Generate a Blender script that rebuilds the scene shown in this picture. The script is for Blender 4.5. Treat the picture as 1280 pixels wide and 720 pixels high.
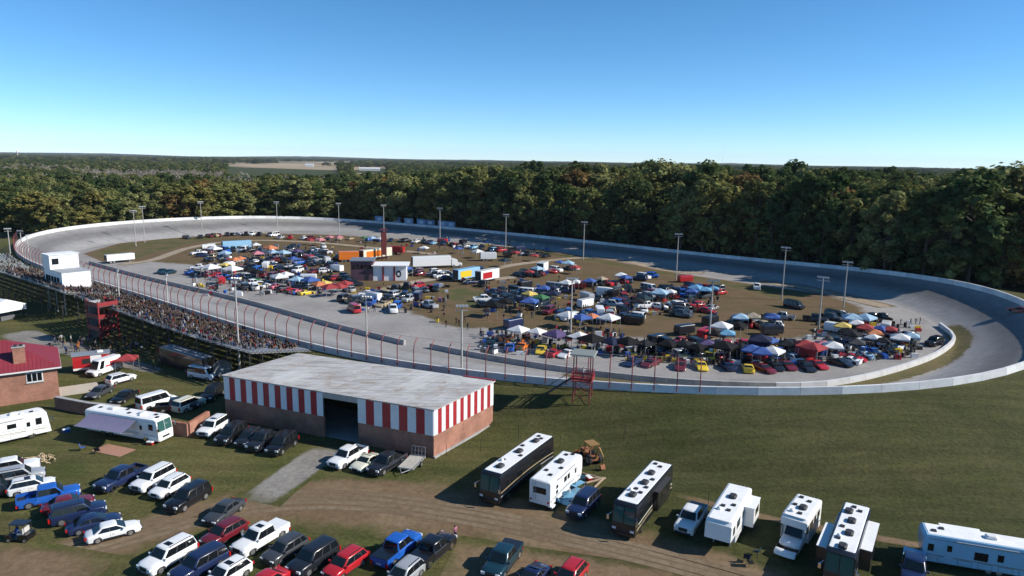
import bpy, bmesh, math, random
import numpy as np
from mathutils import Vector, Matrix, noise
random.seed(7)
rnd = random.Random(11)
S = bpy.context.scene
col = S.collection
for o in list(bpy.data.objects):
    bpy.data.objects.remove(o)

# ------------------------------------------------------------------ camera
FPX, HORIZON, ROLL, CAMZ = 880.0, 200.0, math.radians(0.94), 37.0      # in 1280x720 photo pixels
PITCH = math.atan((360 - HORIZON) / FPX)
cam = bpy.data.cameras.new('camera')
cam.sensor_width = 36.0
cam.lens = 36.0 * FPX / 1280.0
cam.clip_start = 0.5
cam.clip_end = 40000
cam_ob = bpy.data.objects.new('camera', cam)
col.objects.link(cam_ob)
cam_ob.matrix_world = Matrix.Translation((0, 0, CAMZ)) @ Matrix.Rotation(math.pi / 2 - PITCH, 4, 'X') @ Matrix.Rotation(ROLL, 4, 'Z')
S.camera = cam_ob

# ------------------------------------------------------------------ sky, sun, exposure
SUN_AZ = math.radians(-6)      # measured from +X towards +Y, direction TO the sun
SUN_EL = math.radians(33)
SKYSAT = 1.14
w = bpy.data.worlds.new('World')
S.world = w
w.use_nodes = True
nt = w.node_tree
bg = nt.nodes['Background']
sky = nt.nodes.new('ShaderNodeTexSky')
sky.sky_type = 'NISHITA'
sky.sun_disc = False
sky.sun_elevation = SUN_EL
sky.sun_rotation = math.pi / 2 - SUN_AZ
sky.altitude = 300
sky.air_density = 0.6
sky.dust_density = 0.0
sky.ozone_density = 5.0
hs = nt.nodes.new('ShaderNodeHueSaturation'); hs.inputs['Saturation'].default_value = SKYSAT; hs.inputs['Hue'].default_value = 0.491
nt.links.new(sky.outputs[0], hs.inputs['Color']); nt.links.new(hs.outputs[0], bg.inputs[0])
bg.inputs[1].default_value = 0.13
sun = bpy.data.lights.new('sun', 'SUN')
sun.energy = 5.0
sun.angle = math.radians(0.53)
sun.color = (1.0, 0.95, 0.87)
sun_ob = bpy.data.objects.new('sun', sun)
col.objects.link(sun_ob)
sd = Vector((math.cos(SUN_EL) * math.cos(SUN_AZ), math.cos(SUN_EL) * math.sin(SUN_AZ), math.sin(SUN_EL)))
sun_ob.rotation_euler = sd.to_track_quat('Z', 'Y').to_euler()
sun_ob.location = sd * 200
S.view_settings.view_transform = 'Standard'
S.view_settings.look = 'None'
S.view_settings.gamma = 1.0
S.view_settings.use_curve_mapping = False
S.view_settings.exposure = 0.35
S.render.engine = 'CYCLES'
S.cycles.max_bounces = 5
S.cycles.volume_bounces = 0
S.cycles.transparent_max_bounces = 6

# ------------------------------------------------------------------ oval: rim of the banking as a smooth closed curve
CF = np.array([[-31.169, 233.76, 4.293],
 [-129.658, 0.79, 0.392],
 [55.933, -129.349, 0.33],
 [-1.138, -0.663, 0.1],
 [-1.323, 1.57, -1.748],
 [1.214, -8.487, 0.061],
 [9.462, 7.301, 0.142],
 [-0.353, 0.721, -0.62],
 [0.235, -0.59, 0.091],
 [0.216, 0.148, 0.036],
 [1.201, -0.176, 0.058],
 [0.741, -1.351, 0.012],
 [0.533, -0.693, -0.091],
 [1.124, -0.763, 0.083],
 [0.34, -0.102, -0.042]])
def rim_at(t):
    K = (len(CF) - 1) // 2
    b = [1.0]
    for k in range(1, K + 1):
        b += [math.cos(k * t), math.sin(k * t)]
    return np.array(b) @ CF
NR = 480
RIM = np.array([rim_at(2 * math.pi * i / NR) for i in range(NR)])
d_ = np.roll(RIM, -1, 0) - np.roll(RIM, 1, 0)
TAN = d_[:, :2] / np.linalg.norm(d_[:, :2], axis=1)[:, None]
NOR = np.stack([TAN[:, 1], -TAN[:, 0]], 1)          # curve runs counter-clockwise: this points outward
AXC = np.array([-48.0, 234.0]); AXU = np.array([math.cos(2.46), math.sin(2.46)]); AXP = np.array([-AXU[1], AXU[0]])
pe_ = (RIM[:, :2] - AXC) @ AXP                       # >0: front straight side
def sm(a, b, x):
    t = np.clip((x - a) / (b - a), 0, 1)
    return t * t * (3 - 2 * t)
FRONT = sm(-45, 25, pe_)
BASEZ = 2.6 * (1 - FRONT)
FALL = 13.0 + 14.0 * sm(8, 45, RIM[:, 0])
TRACKW = 15.5
def rim_near(x, y):
    dx = RIM[:, 0] - x; dy = RIM[:, 1] - y
    i = int(np.argmin(dx * dx + dy * dy))
    return i, (x - RIM[i, 0]) * NOR[i, 0] + (y - RIM[i, 1]) * NOR[i, 1]
def prof_out(i, d):
    s = float(sm(0, FALL[i], d)); z = RIM[i, 2] * (1 - s) + BASEZ[i] * s
    return z * (1 - float(sm(150, 500, d)))
def prof_in(i, d):       # d inward
    u = max(0.0, 1 - d / TRACKW)
    return RIM[i, 2] * (0.75 * u + 0.25 * u * u)
def gh(x, y):
    i, d = rim_near(x, y)
    return prof_out(i, d) if d >= 0 else prof_in(i, -d)
cP, sP, cR, sR = math.cos(PITCH), math.sin(PITCH), math.cos(ROLL), math.sin(ROLL)
def ray(px, py):
    u = px - 640; v = 360 - py
    u2 = u * cR - v * sR; v2 = u * sR + v * cR
    return u2, FPX * cP + v2 * sP, v2 * cP - FPX * sP
def GZ(px, py, z=0.0):
    x, y, q = ray(px, py); t = (z - CAMZ) / q
    return x * t, y * t
def G(px, py, up=0.0):
    """the point on the ground (or `up` metres above it) that the photo shows at this pixel"""
    z = 0.0
    for _ in range(6):
        x, y = GZ(px, py, z + up); z = gh(x, y)
    return Vector((x, y, z))

# ------------------------------------------------------------------ helpers
class MB:
    def __init__(s): s.v = []; s.f = []; s.m = []
    def poly(s, pts, m=0):
        n = len(s.v); s.v += [tuple(p) for p in pts]; s.f.append(tuple(range(n, n + len(pts)))); s.m.append(m); return s
    def box(s, x0, x1, y0, y1, z0, z1, m=0, mtop=None):
        n = len(s.v)
        s.v += [(x0, y0, z0), (x1, y0, z0), (x1, y1, z0), (x0, y1, z0), (x0, y0, z1), (x1, y0, z1), (x1, y1, z1), (x0, y1, z1)]
        for k, q in enumerate([(0, 3, 2, 1), (4, 5, 6, 7), (0, 1, 5, 4), (1, 2, 6, 5), (2, 3, 7, 6), (3, 0, 4, 7)]):
            s.f.append(tuple(n + i for i in q)); s.m.append(mtop if (k == 1 and mtop is not None) else m)
        return s
    def rings(s, loops, m=0, cap=True, capm=None):
        k = len(loops[0]); base = len(s.v)
        for L in loops: s.v += [tuple(p) for p in L]
        for a in range(len(loops) - 1):
            for i in range(k):
                j = (i + 1) % k
                s.f.append((base + a * k + i, base + a * k + j, base + (a + 1) * k + j, base + (a + 1) * k + i)); s.m.append(m)
        if cap:
            c = m if capm is None else capm
            s.f.append(tuple(base + i for i in reversed(range(k)))); s.m.append(c)
            s.f.append(tuple(base + (len(loops) - 1) * k + i for i in range(k))); s.m.append(c)
        return s
    def tube(s, p, q, r0, r1=None, n=8, m=0, cap=True):
        r1 = r0 if r1 is None else r1
        p, q = Vector(p), Vector(q); d = (q - p).normalized()
        a = d.orthogonal().normalized(); b = d.cross(a)
        f = lambda c, r: [c + (a * math.cos(2 * math.pi * i / n) + b * math.sin(2 * math.pi * i / n)) * r for i in range(n)]
        return s.rings([f(p, r0), f(q, r1)], m, cap)
    def path(s, pts, r, n=6, m=0):
        pts = [Vector(p) for p in pts]; loops = []
        for i, p in enumerate(pts):
            d = (pts[min(i + 1, len(pts) - 1)] - pts[max(i - 1, 0)]).normalized()
            a = d.cross(Vector((0, 0, 1)))
            a = a.normalized() if a.length > 1e-3 else d.orthogonal().normalized()
            b = d.cross(a); rr = r[i] if isinstance(r, (list, tuple)) else r
            loops.append([p + (a * math.cos(2 * math.pi * k / n) + b * math.sin(2 * math.pi * k / n)) * rr for k in range(n)])
        return s.rings(loops, m)
    def slab(s, quad, t, m=0):
        """a pane: the quad pushed out by t along its normal"""
        q = [Vector(p) for p in quad]; nrm = (q[1] - q[0]).cross(q[-1] - q[0]).normalized()
        return s.rings([[p - nrm * t for p in q], [p + nrm * t for p in q]], m)
    def mesh(s, name, mats=None, smooth=None):
        me = bpy.data.meshes.new(name)
        me.from_pydata(s.v, [], s.f)
        me.polygons.foreach_set('material_index', s.m)
        bm = bmesh.new(); bm.from_mesh(me)
        bmesh.ops.recalc_face_normals(bm, faces=bm.faces); bm.to_mesh(me); bm.free()
        for k in range(max(s.m) + 1 if s.m else 1):
            me.materials.append(mats[k] if mats and k < len(mats) else None)
        if smooth is not None:
            me.polygons.foreach_set('use_smooth', [True] * len(me.polygons))
            me.set_sharp_from_angle(angle=math.radians(smooth))
        return me
def ob(name, me, parent=None, mats=None, loc=None, rz=None):
    o = bpy.data.objects.new(name, me); col.objects.link(o)
    if parent is not None: o.parent = parent
    if mats:
        for k, m in enumerate(mats):
            if m is not None and k < len(o.material_slots):
                o.material_slots[k].link = 'OBJECT'; o.material_slots[k].material = m
    if loc is not None: o.location = loc
    if rz is not None: o.rotation_euler.z = rz
    return o
def thing(name, label, cat, loc=(0, 0, 0), rz=0.0, group=None):
    o = bpy.data.objects.new(name, None); col.objects.link(o)
    o.empty_display_size = 0.3; o.location = loc; o.rotation_euler.z = rz
    return tag(o, label, cat, group)
def tag(o, label, cat, group=None, kind=None):
    o['label'] = label; o['category'] = cat
    if group: o['group'] = group
    if kind: o['kind'] = kind
    return o
def structure(o): o['kind'] = 'structure'; return o

# ------------------------------------------------------------------ materials
_mc = {}
def N(nt, t, **kw):
    n = nt.nodes.new(t)
    for k, v in kw.items(): setattr(n, k, v)
    return n
def mat(name, c, rough=0.6, metal=0.0, var=0.0, scale=2.0, bump=0.0, coat=0.0, spec=0.5, dark=None, dscale=0.4, damt=0.0, coords='Object'):
    if name in _mc: return _mc[name]
    m = bpy.data.materials.new(name); m.use_nodes = True
    nt = m.node_tree; b = nt.nodes['Principled BSDF']
    b.inputs['Roughness'].default_value = rough; b.inputs['Metallic'].default_value = metal
    b.inputs['Specular IOR Level'].default_value = spec
    b.inputs['Coat Weight'].default_value = coat; b.inputs['Coat Roughness'].default_value = 0.06
    if var or damt or bump:
        tc = N(nt, 'ShaderNodeTexCoord')
        cur = None
        if var:
            nz = N(nt, 'ShaderNodeTexNoise'); nz.inputs['Scale'].default_value = scale; nz.inputs['Detail'].default_value = 6
            nz.inputs['Roughness'].default_value = 0.65
            nt.links.new(tc.outputs[coords], nz.inputs['Vector'])
            mr = N(nt, 'ShaderNodeMapRange'); mr.inputs[1].default_value = 0.25; mr.inputs[2].default_value = 0.75
            mr.inputs[3].default_value = 1 - var; mr.inputs[4].default_value = 1 + var
            nt.links.new(nz.outputs[0], mr.inputs[0])
            mx = N(nt, 'ShaderNodeMix', data_type='RGBA', blend_type='MULTIPLY'); mx.inputs[0].default_value = 1
            mx.inputs[6].default_value = (*c, 1); nt.links.new(mr.outputs[0], mx.inputs[7])
            cur = mx.outputs[2]
        if damt:
            n2 = N(nt, 'ShaderNodeTexNoise'); n2.inputs['Scale'].default_value = dscale; n2.inputs['Detail'].default_value = 8; n2.inputs['Roughness'].default_value = 0.7
            nt.links.new(tc.outputs[coords], n2.inputs['Vector'])
            r2 = N(nt, 'ShaderNodeMapRange'); r2.inputs[1].default_value = 0.48; r2.inputs[2].default_value = 0.72; r2.inputs[4].default_value = damt
            nt.links.new(n2.outputs[0], r2.inputs[0])
            m2 = N(nt, 'ShaderNodeMix', data_type='RGBA'); m2.inputs[7].default_value = (*(dark or (0.1, 0.08, 0.06)), 1)
            if cur: nt.links.new(cur, m2.inputs[6])
            else: m2.inputs[6].default_value = (*c, 1)
            nt.links.new(r2.outputs[0], m2.inputs[0]); cur = m2.outputs[2]
        if cur: nt.links.new(cur, b.inputs['Base Color'])
        else: b.inputs['Base Color'].default_value = (*c, 1)
        if bump:
            nb = N(nt, 'ShaderNodeTexNoise'); nb.inputs['Scale'].default_value = scale * 3; nb.inputs['Detail'].default_value = 5
            nt.links.new(tc.outputs[coords], nb.inputs['Vector'])
            bp = N(nt, 'ShaderNodeBump'); bp.inputs['Strength'].default_value = bump; bp.inputs['Distance'].default_value = 0.1
            nt.links.new(nb.outputs[0], bp.inputs['Height']); nt.links.new(bp.outputs[0], b.inputs['Normal'])
    else:
        b.inputs['Base Color'].default_value = (*c, 1)
    _mc[name] = m
    return m
PAINTC = dict(white=(.78, .78, .77), silver=(.42, .43, .44), grey=(.065, .068, .074), charcoal=(.014, .016, .021), black=(.008, .008, .01),
              navy=(.012, .022, .07), blue=(.015, .10, .42), red=(.42, .015, .02), maroon=(.14, .012, .02), teal=(.012, .045, .065), cream=(.68, .66, .52),
              yellow=(.75, .52, .03), orange=(.72, .18, .02), green=(.04, .2, .07), purple=(.1, .06, .2), pink=(.65, .16, .22), tan=(.42, .33, .2), lightblue=(.28, .5, .68), skyblue=(.08, .36, .6))
def paint(c):
    return mat('paint_' + c, PAINTC[c], rough=0.3, coat=0.6, metal=0.25 if c in ('silver', 'grey', 'teal') else 0.0, var=0.04, scale=3.0)
def fabric(c):
    g_ = sum(PAINTC[c]) / 3; fc = tuple((v * .72 + g_ * .28) * (.78 if g_ > .5 else .85) for v in PAINTC[c])
    return mat('fabric_' + c, fc, rough=0.85, var=0.10, scale=1.5, spec=0.2)
M_GLASS = mat('dark_glass', (.008, .010, .012), rough=0.05, spec=0.4)
M_WSH = mat('windshield_glass', (.012, .02, .024), rough=0.05, spec=0.45)
M_TYRE = mat('tyre_rubber', (.018, .018, .019), rough=0.85)
M_RIM = mat('wheel_alloy', (.55, .55, .56), rough=0.3, metal=0.8)
M_DARK = mat('black_plastic', (.02, .02, .022), rough=0.6)
M_CHROME = mat('chrome', (.75, .75, .76), rough=0.15, metal=1.0)
M_HEAD = mat('headlight_lens', (.7, .72, .74), rough=0.1, spec=0.7)
M_TAIL = mat('tail_light_lens', (.45, .01, .01), rough=0.2)
M_STEEL = mat('galvanised_steel', (.42, .43, .44), rough=0.5, metal=0.6, var=0.12)
M_WHITE = mat('white_fibreglass', (.8, .8, .78), rough=0.35, var=0.05, scale=1.0, coat=0.3, dark=(.45, .42, .38), damt=0.18, dscale=0.8)
M_ROOFW = mat('white_roof_membrane', (.8, .8, .79), rough=0.6, var=0.06, scale=1.2, dark=(.4, .38, .34), damt=0.25, dscale=0.9)
M_REDST = mat('red_painted_steel', (.26, .022, .025), rough=0.5, var=0.15, scale=2.0)
M_WOOD = mat('weathered_wood', (.3, .22, .15), rough=0.85, var=0.25, scale=3.0)

# ================================================================== ground, oval, walls, fence, poles
def pos_noise(nt, scale, detail=5, rough=0.6, stretch=None):
    g = N(nt, 'ShaderNodeNewGeometry'); v = g.outputs['Position']
    if stretch:
        mp = N(nt, 'ShaderNodeMapping'); mp.inputs['Scale'].default_value = stretch[:3]
        mp.inputs['Rotation'].default_value = (0, 0, stretch[3] if len(stretch) > 3 else 0)
        nt.links.new(v, mp.inputs['Vector']); v = mp.outputs[0]
    n = N(nt, 'ShaderNodeTexNoise'); n.inputs['Scale'].default_value = scale; n.inputs['Detail'].default_value = detail; n.inputs['Roughness'].default_value = rough
    nt.links.new(v, n.inputs['Vector'])
    return n.outputs[0]
def rng(nt, s, a, b, c=0.0, d=1.0):
    m = N(nt, 'ShaderNodeMapRange'); m.interpolation_type = 'SMOOTHSTEP'
    for i, v in enumerate((a, b, c, d)): m.inputs[i + 1].default_value = v
    nt.links.new(s, m.inputs[0]); return m.outputs[0]
def mixc(nt, f, a, b, mode='MIX'):
    m = N(nt, 'ShaderNodeMix', data_type='RGBA', blend_type=mode)
    for s, i in ((f, 0), (a, 6), (b, 7)):
        if isinstance(s, (int, float)): m.inputs[i].default_value = s
        elif isinstance(s, tuple): m.inputs[i].default_value = (*s, 1)
        else: nt.links.new(s, m.inputs[i])
    return m.outputs[2]
def mth(nt, op, a, b):
    m = N(nt, 'ShaderNodeMath', operation=op)
    for i, s in enumerate((a, b)):
        if isinstance(s, (int, float)): m.inputs[i].default_value = s
        else: nt.links.new(s, m.inputs[i])
    return m.outputs[0]
def grass_col(nt):
    big = rng(nt, pos_noise(nt, 0.028, 4, 0.6), 0.38, 0.66)
    mid = rng(nt, pos_noise(nt, 0.16, 6, 0.7), 0.36, 0.7)
    fine = rng(nt, pos_noise(nt, 2.2, 5, 0.75), 0.25, 0.75, 0.62, 1.38)
    mow = rng(nt, pos_noise(nt, 0.55, 3, 0.6, (0.10, 1.0, 1.0, 0.10)), 0.3, 0.7, 0.82, 1.18)
    gx = N(nt, 'ShaderNodeNewGeometry'); sg = N(nt, 'ShaderNodeSeparateXYZ'); nt.links.new(gx.outputs['Position'], sg.inputs[0])
    wornx = rng(nt, mth(nt, 'ADD', sg.outputs[0], mth(nt, 'MULTIPLY', mth(nt, 'SUBTRACT', pos_noise(nt, 0.05, 4), 0.5), 60)), -22, 14, 1.0, 0.0)     # the car park is worn, the trackside lawn is not
    c = mixc(nt, big, (.042, .049, .013), (.062, .062, .019))
    c = mixc(nt, mth(nt, 'MULTIPLY', mid, 0.5), c, (.080, .070, .030))
    c2 = mixc(nt, big, (.058, .070, .018), (.092, .088, .029)); c2 = mixc(nt, mth(nt, 'MULTIPLY', mid, 0.65), c2, (.125, .100, .044))
    c = mixc(nt, wornx, c, c2)
    tuft = rng(nt, pos_noise(nt, 7.0, 3, 0.8), 0.3, 0.7, 0.8, 1.2)
    c = mixc(nt, 1.0, c, tuft, 'MULTIPLY')
    c = mixc(nt, 1.0, c, fine, 'MULTIPLY'); c = mixc(nt, 1.0, c, mow, 'MULTIPLY')
    return c
def new_mat(name, rough=0.95, spec=0.15):
    m = bpy.data.materials.new(name); m.use_nodes = True
    b = m.node_tree.nodes['Principled BSDF']; b.inputs['Roughness'].default_value = rough; b.inputs['Specular IOR Level'].default_value = spec
    return m, m.node_tree, b
def bumpit(nt, b, scale, strength, dist):
    bp = N(nt, 'ShaderNodeBump'); bp.inputs['Strength'].default_value = strength; bp.inputs['Distance'].default_value = dist
    nt.links.new(pos_noise(nt, scale, 6, 0.7), bp.inputs['Height']); nt.links.new(bp.outputs[0], b.inputs['Normal'])
M_GRASS, nt, b = new_mat('grass')
gp = N(nt, 'ShaderNodeNewGeometry'); sx = N(nt, 'ShaderNodeSeparateXYZ'); nt.links.new(gp.outputs['Position'], sx.inputs[0])
farf = rng(nt, sx.outputs[1], 500, 900)
fields = N(nt, 'ShaderNodeTexVoronoi'); fields.inputs['Scale'].default_value = 0.0022; nt.links.new(gp.outputs['Position'], fields.inputs['Vector'])
fsep = N(nt, 'ShaderNodeSeparateColor'); nt.links.new(fields.outputs['Color'], fsep.inputs[0])
fcol = mixc(nt, rng(nt, fsep.outputs[0], 0.35, 0.5), (.05, .06, .02), (.38, .29, .19))
nt.links.new(mixc(nt, farf, grass_col(nt), fcol), b.inputs['Base Color'])
bumpit(nt, b, 1.6, 0.6, 0.25)
def edge_mat(name, under, over, over2, nscale=0.35, soft=0.55, amp=1.4):
    m, nt, b = new_mat(name)
    at = N(nt, 'ShaderNodeAttribute', attribute_name='edge')
    n = pos_noise(nt, nscale, 6, 0.7)
    f = rng(nt, mth(nt, 'ADD', at.outputs['Fac'], mth(nt, 'MULTIPLY', mth(nt, 'SUBTRACT', n, 0.5), amp)), 0.5 - soft / 2, 0.5 + soft / 2)
    c2 = mixc(nt, rng(nt, pos_noise(nt, 0.12, 6, 0.65), 0.35, 0.68), over, over2)
    c2 = mixc(nt, 1.0, c2, rng(nt, pos_noise(nt, 1.4, 5, 0.75), 0.25, 0.75, 0.75, 1.25), 'MULTIPLY')
    u = under(nt) if callable(under) else under
    nt.links.new(mixc(nt, f, u, c2), b.inputs['Base Color'])
    bumpit(nt, b, 1.8, 0.4, 0.15)
    return m
ASPH = (.235, .222, .212)
def asph_col(nt):
    c = mixc(nt, rng(nt, pos_noise(nt, 0.07, 6, 0.65), 0.3, 0.7), (.235, .22, .208), (.32, .30, .28))
    c = mixc(nt, 1.0, c, rng(nt, pos_noise(nt, 1.2, 5, 0.7), 0.25, 0.75, 0.88, 1.12), 'MULTIPLY')
    return mixc(nt, mth(nt, 'MULTIPLY', rng(nt, pos_noise(nt, 0.35, 5, 0.7, (0.15, 1, 1, -0.7)), 0.56, 0.7), 0.5), c, (.13, .125, .12))
M_APRON, nt, b = new_mat('pit_asphalt', 0.85, 0.3)
nt.links.new(asph_col(nt), b.inputs['Base Color'])
M_TRACK, nt, b = new_mat('track_asphalt', 0.8, 0.35)
at = N(nt, 'ShaderNodeAttribute', attribute_name='across')
cr = N(nt, 'ShaderNodeValToRGB'); e = cr.color_ramp.elements
e[0].position = 0; e[0].color = (.25, .242, .232, 1); e[1].position = 1; e[1].color = (.31, .295, .28, 1)
for p_, v_ in ((.16, .215), (.34, .14), (.5, .165), (.64, .245), (.8, .285)):
    q = e.new(p_); q.color = (v_, v_ * .97, v_ * .95, 1)
nt.links.new(mth(nt, 'ADD', at.outputs['Fac'], mth(nt, 'MULTIPLY', mth(nt, 'SUBTRACT', pos_noise(nt, 0.05, 4), 0.5), 0.25)), cr.inputs[0])
c = mixc(nt, 1.0, cr.outputs[0], rng(nt, pos_noise(nt, 0.5, 6, 0.7), 0.25, 0.75, 0.85, 1.15), 'MULTIPLY')
nt.links.new(c, b.inputs['Base Color'])
M_DIRT = edge_mat('dirt_lane', grass_col, (.155, .102, .058), (.2, .142, .086), 0.3, 0.9, 2.0)
M_GRAVEL = edge_mat('gravel_drive', grass_col, (.25, .235, .21), (.19, .175, .155), 0.6, 0.4, 0.5)
M_INFIELD = edge_mat('infield_dirt', asph_col, (.145, .094, .052), (.10, .078, .034), 0.22, 0.5)
M_INGRASS = edge_mat('infield_grass', (.145, .094, .052), (.078, .082, .028), (.14, .10, .05), 0.25, 0.6)
M_PATH = edge_mat('infield_path', (.155, .115, .072), (.36, .29, .215), (.29, .23, .165), 0.3, 0.5)
M_STRIP = edge_mat('apron_grass', asph_col, (.10, .092, .035), (.15, .115, .055), 0.5, 0.4)

# ground: one sheet from the rim of the banking to the horizon
offs = [0.0, 1, 3, 5, 8, 11, 14, 18, 23, 28, 36, 50, 75, 120, 200, 350, 700, 1500, 3500, 8000, 12500]
mb = MB(); STEP = 3; idx = list(range(0, NR, STEP)); n = len(idx)
C0 = AXC
for d in offs:
    for i in idx:
        p = RIM[i, :2] + NOR[i] * d; mb.v.append((p[0], p[1], prof_out(i, d) + (0.0 if d else 0.0)))
for a in range(len(offs) - 1):
    for i in range(n):
        j = (i + 1) % n; mb.f.append((a * n + i, a * n + j, (a + 1) * n + j, (a + 1) * n + i)); mb.m.append(0)
structure(ob('ground', mb.mesh('ground', [M_GRASS], 60)))
# banked track
mb = MB(); across = []; ds = [-0.25, 2, 5, 8, 11, 13.5, 15.5, 17.0]
for d in ds:
    for i in range(NR):
        p = RIM[i, :2] - NOR[i] * d; mb.v.append((p[0], p[1], prof_in(i, max(d, 0)) + 0.012)); across.append(max(0, d) / 15.5)
for a in range(len(ds) - 1):
    for i in range(NR):
        j = (i + 1) % NR; mb.f.append((a * NR + i, a * NR + j, (a + 1) * NR + j, (a + 1) * NR + i)); mb.m.append(0)
me = mb.mesh('race_track', [M_TRACK], 60)
me.attributes.new('across', 'FLOAT', 'POINT').data.foreach_set('value', across)
structure(ob('race_track', me))
mb = MB(); mb.poly([(RIM[i, 0] - NOR[i, 0] * 15.0, RIM[i, 1] - NOR[i, 1] * 15.0, 0.0) for i in range(0, NR, 2)])
structure(ob('pit_apron', mb.mesh('pit_apron', [M_APRON])))
def sheet(name, m, pts, inset, z):
    """flat sheet with a soft ragged border; pts world xy in order"""
    P = [Vector((p[0], p[1])) for p in pts]; k = len(P)
    # resample
    Q = []
    for i in range(k):
        a, b_ = P[i], P[(i + 1) % k]; q = max(1, int((b_ - a).length / 6))
        Q += [a.lerp(b_, t / q) for t in range(q)]
    k = len(Q); area = sum(Q[i].x * Q[(i + 1) % k].y - Q[(i + 1) % k].x * Q[i].y for i in range(k)); sg = 1 if area > 0 else -1
    I = []
    for i in range(k):
        t = (Q[(i + 2) % k] - Q[i - 2]).normalized(); I.append(Q[i] + Vector((-t.y, t.x)) * sg * inset)
    mb = MB(); mb.v = [(p.x, p.y, gh(p.x, p.y) * 0 + z) for p in Q] + [(p.x, p.y, z) for p in I]
    for i in range(k):
        j = (i + 1) % k; mb.f.append((i, j, k + j, k + i)); mb.m.append(0)
    mb.f.append(tuple(range(k, 2 * k))); mb.m.append(0)
    me = mb.mesh(name, [m]); me.attributes.new('edge', 'FLOAT', 'POINT').data.foreach_set('value', [0.0] * k + [1.0] * k)
    return structure(ob(name, me))
def strip(name, m, pts, widths, z, cross=6):
    """lane along a centre line, following the ground, soft edges"""
    P = []; W = []
    for i in range(len(pts) - 1):
        a, b_ = Vector(pts[i][:2]), Vector(pts[i + 1][:2]); q = max(1, int((b_ - a).length / 2.5))
        for t in range(q): P.append(a.lerp(b_, t / q)); W.append(widths[i] + (widths[i + 1] - widths[i]) * t / q)
    P.append(Vector(pts[-1][:2])); W.append(widths[-1])
    for _ in range(6): P = [P[0]] + [(P[i - 1] + P[i] * 2 + P[i + 1]) / 4 for i in range(1, len(P) - 1)] + [P[-1]]
    mb = MB(); ed = []
    for i, p in enumerate(P):
        t = (P[min(i + 1, len(P) - 1)] - P[max(i - 1, 0)]).normalized(); nn = Vector((-t.y, t.x))
        for c in range(cross + 1):
            u = c / cross * 2 - 1; q = p + nn * u * W[i] / 2
            mb.v.append((q.x, q.y, gh(q.x, q.y) + z)); ed.append(min(1.0, (1 - abs(u)) * 1.9) * min(1, .4 + i / 2, .4 + (len(P) - 1 - i) / 2))
    for i in range(len(P) - 1):
        for c in range(cross):
            a = i * (cross + 1) + c; mb.f.append((a, a + 1, a + cross + 2, a + cross + 1)); mb.m.append(0)
    me = mb.mesh(name, [m]); me.attributes.new('edge', 'FLOAT', 'POINT').data.foreach_set('value', ed)
    return structure(ob(name, me))
inf = [(100, 318), (150, 303), (240, 294), (330, 291), (420, 293), (560, 302), (640, 309), (740, 322), (850, 341), (960, 357), (1040, 368), (1085, 382), (1098, 395), (1085, 410), (1000, 427), (900, 428), (800, 426), (700, 420), (620, 414), (565, 413), (530, 402), (470, 380), (420, 364), (340, 348), (255, 334), (180, 328), (125, 329)]
sheet('infield', M_INFIELD, [GZ(*p) for p in inf], 5.0, 0.008)
sheet('infield_lawn', M_INGRASS, [GZ(*p) for p in [(104, 317), (150, 304), (240, 295), (300, 293), (262, 301), (215, 312), (170, 326), (130, 328)]], 4.0, 0.014)
sheet('infield_lawn', M_INGRASS, [GZ(*p) for p in [(600, 305), (680, 313), (760, 325), (850, 342), (960, 358), (1030, 368), (990, 380), (900, 358), (800, 340), (700, 322), (620, 312)]], 4.0, 0.014)
sheet('infield_lawn', M_INGRASS, [GZ(*p) for p in [(540, 362), (580, 358), (620, 366), (640, 380), (600, 388), (560, 380)]], 3.0, 0.014)
sheet('infield_lawn', M_INGRASS, [GZ(*p) for p in [(460, 366), (510, 355), (530, 362), (480, 377)]], 2.0, 0.014)
PZ = 0.02
for pp, ww in (([(150, 331), (190, 326), (230, 311), (270, 303), (330, 300), (400, 303), (470, 310), (545, 318)], 5), ([(560, 350), (640, 331), (700, 324), (740, 321), (790, 328), (830, 338), (880, 342)], 5),
               ([(430, 372), (480, 362), (520, 352), (560, 346), (620, 350), (690, 338)], 5.5), ([(950, 352), (1000, 358), (1060, 372), (1110, 384)], 7)):
    strip('infield_path', M_PATH, [GZ(*p) for p in pp], [ww] * len(pp), PZ); PZ += 0.004
# parking field lanes
strip('dirt_lane', M_DIRT, [GZ(*p) for p in [(-60, 735), (40, 705), (140, 680), (230, 645), (320, 625), (420, 622), (520, 632), (620, 648), (720, 672), (840, 700), (960, 735), (1100, 790)]], [9, 9, 9, 8, 11, 14, 14, 12, 11, 10, 9, 9], 0.016, 10)
strip('dirt_lane', M_DIRT, [GZ(*p) for p in [(560, 700), (640, 712), (760, 722), (900, 745)]], [9, 8, 7, 6], 0.021, 8)
strip('dirt_lane', M_DIRT, [GZ(*p) for p in [(845, 618), (920, 640), (990, 655), (1070, 668), (1150, 682), (1260, 700)]], [1.6] * 6, 0.02, 4)
RUT = [(-60, 728), (40, 700), (140, 676), (230, 643), (320, 622), (420, 618), (520, 630), (620, 646), (720, 670), (840, 698), (960, 733)]
M_RUT = edge_mat('wheel_rut', (.15, .108, .066), (.20, .15, .098), (.155, .11, .068), 0.25, 0.9, 2.6)
for dy, w_, zz in ((-7, .7, .026), (-1, .7, .026), (6, .8, .030), (13, .7, .030)):
    strip('wheel_rut', M_RUT, [GZ(p[0], p[1] + dy) for p in RUT], [w_ * 1.3] * len(RUT), zz, 4)
strip('dirt_lane', M_DIRT, [GZ(*p) for p in [(-40, 700), (40, 712), (120, 722)]], [9, 8, 7], 0.034, 8)
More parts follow.
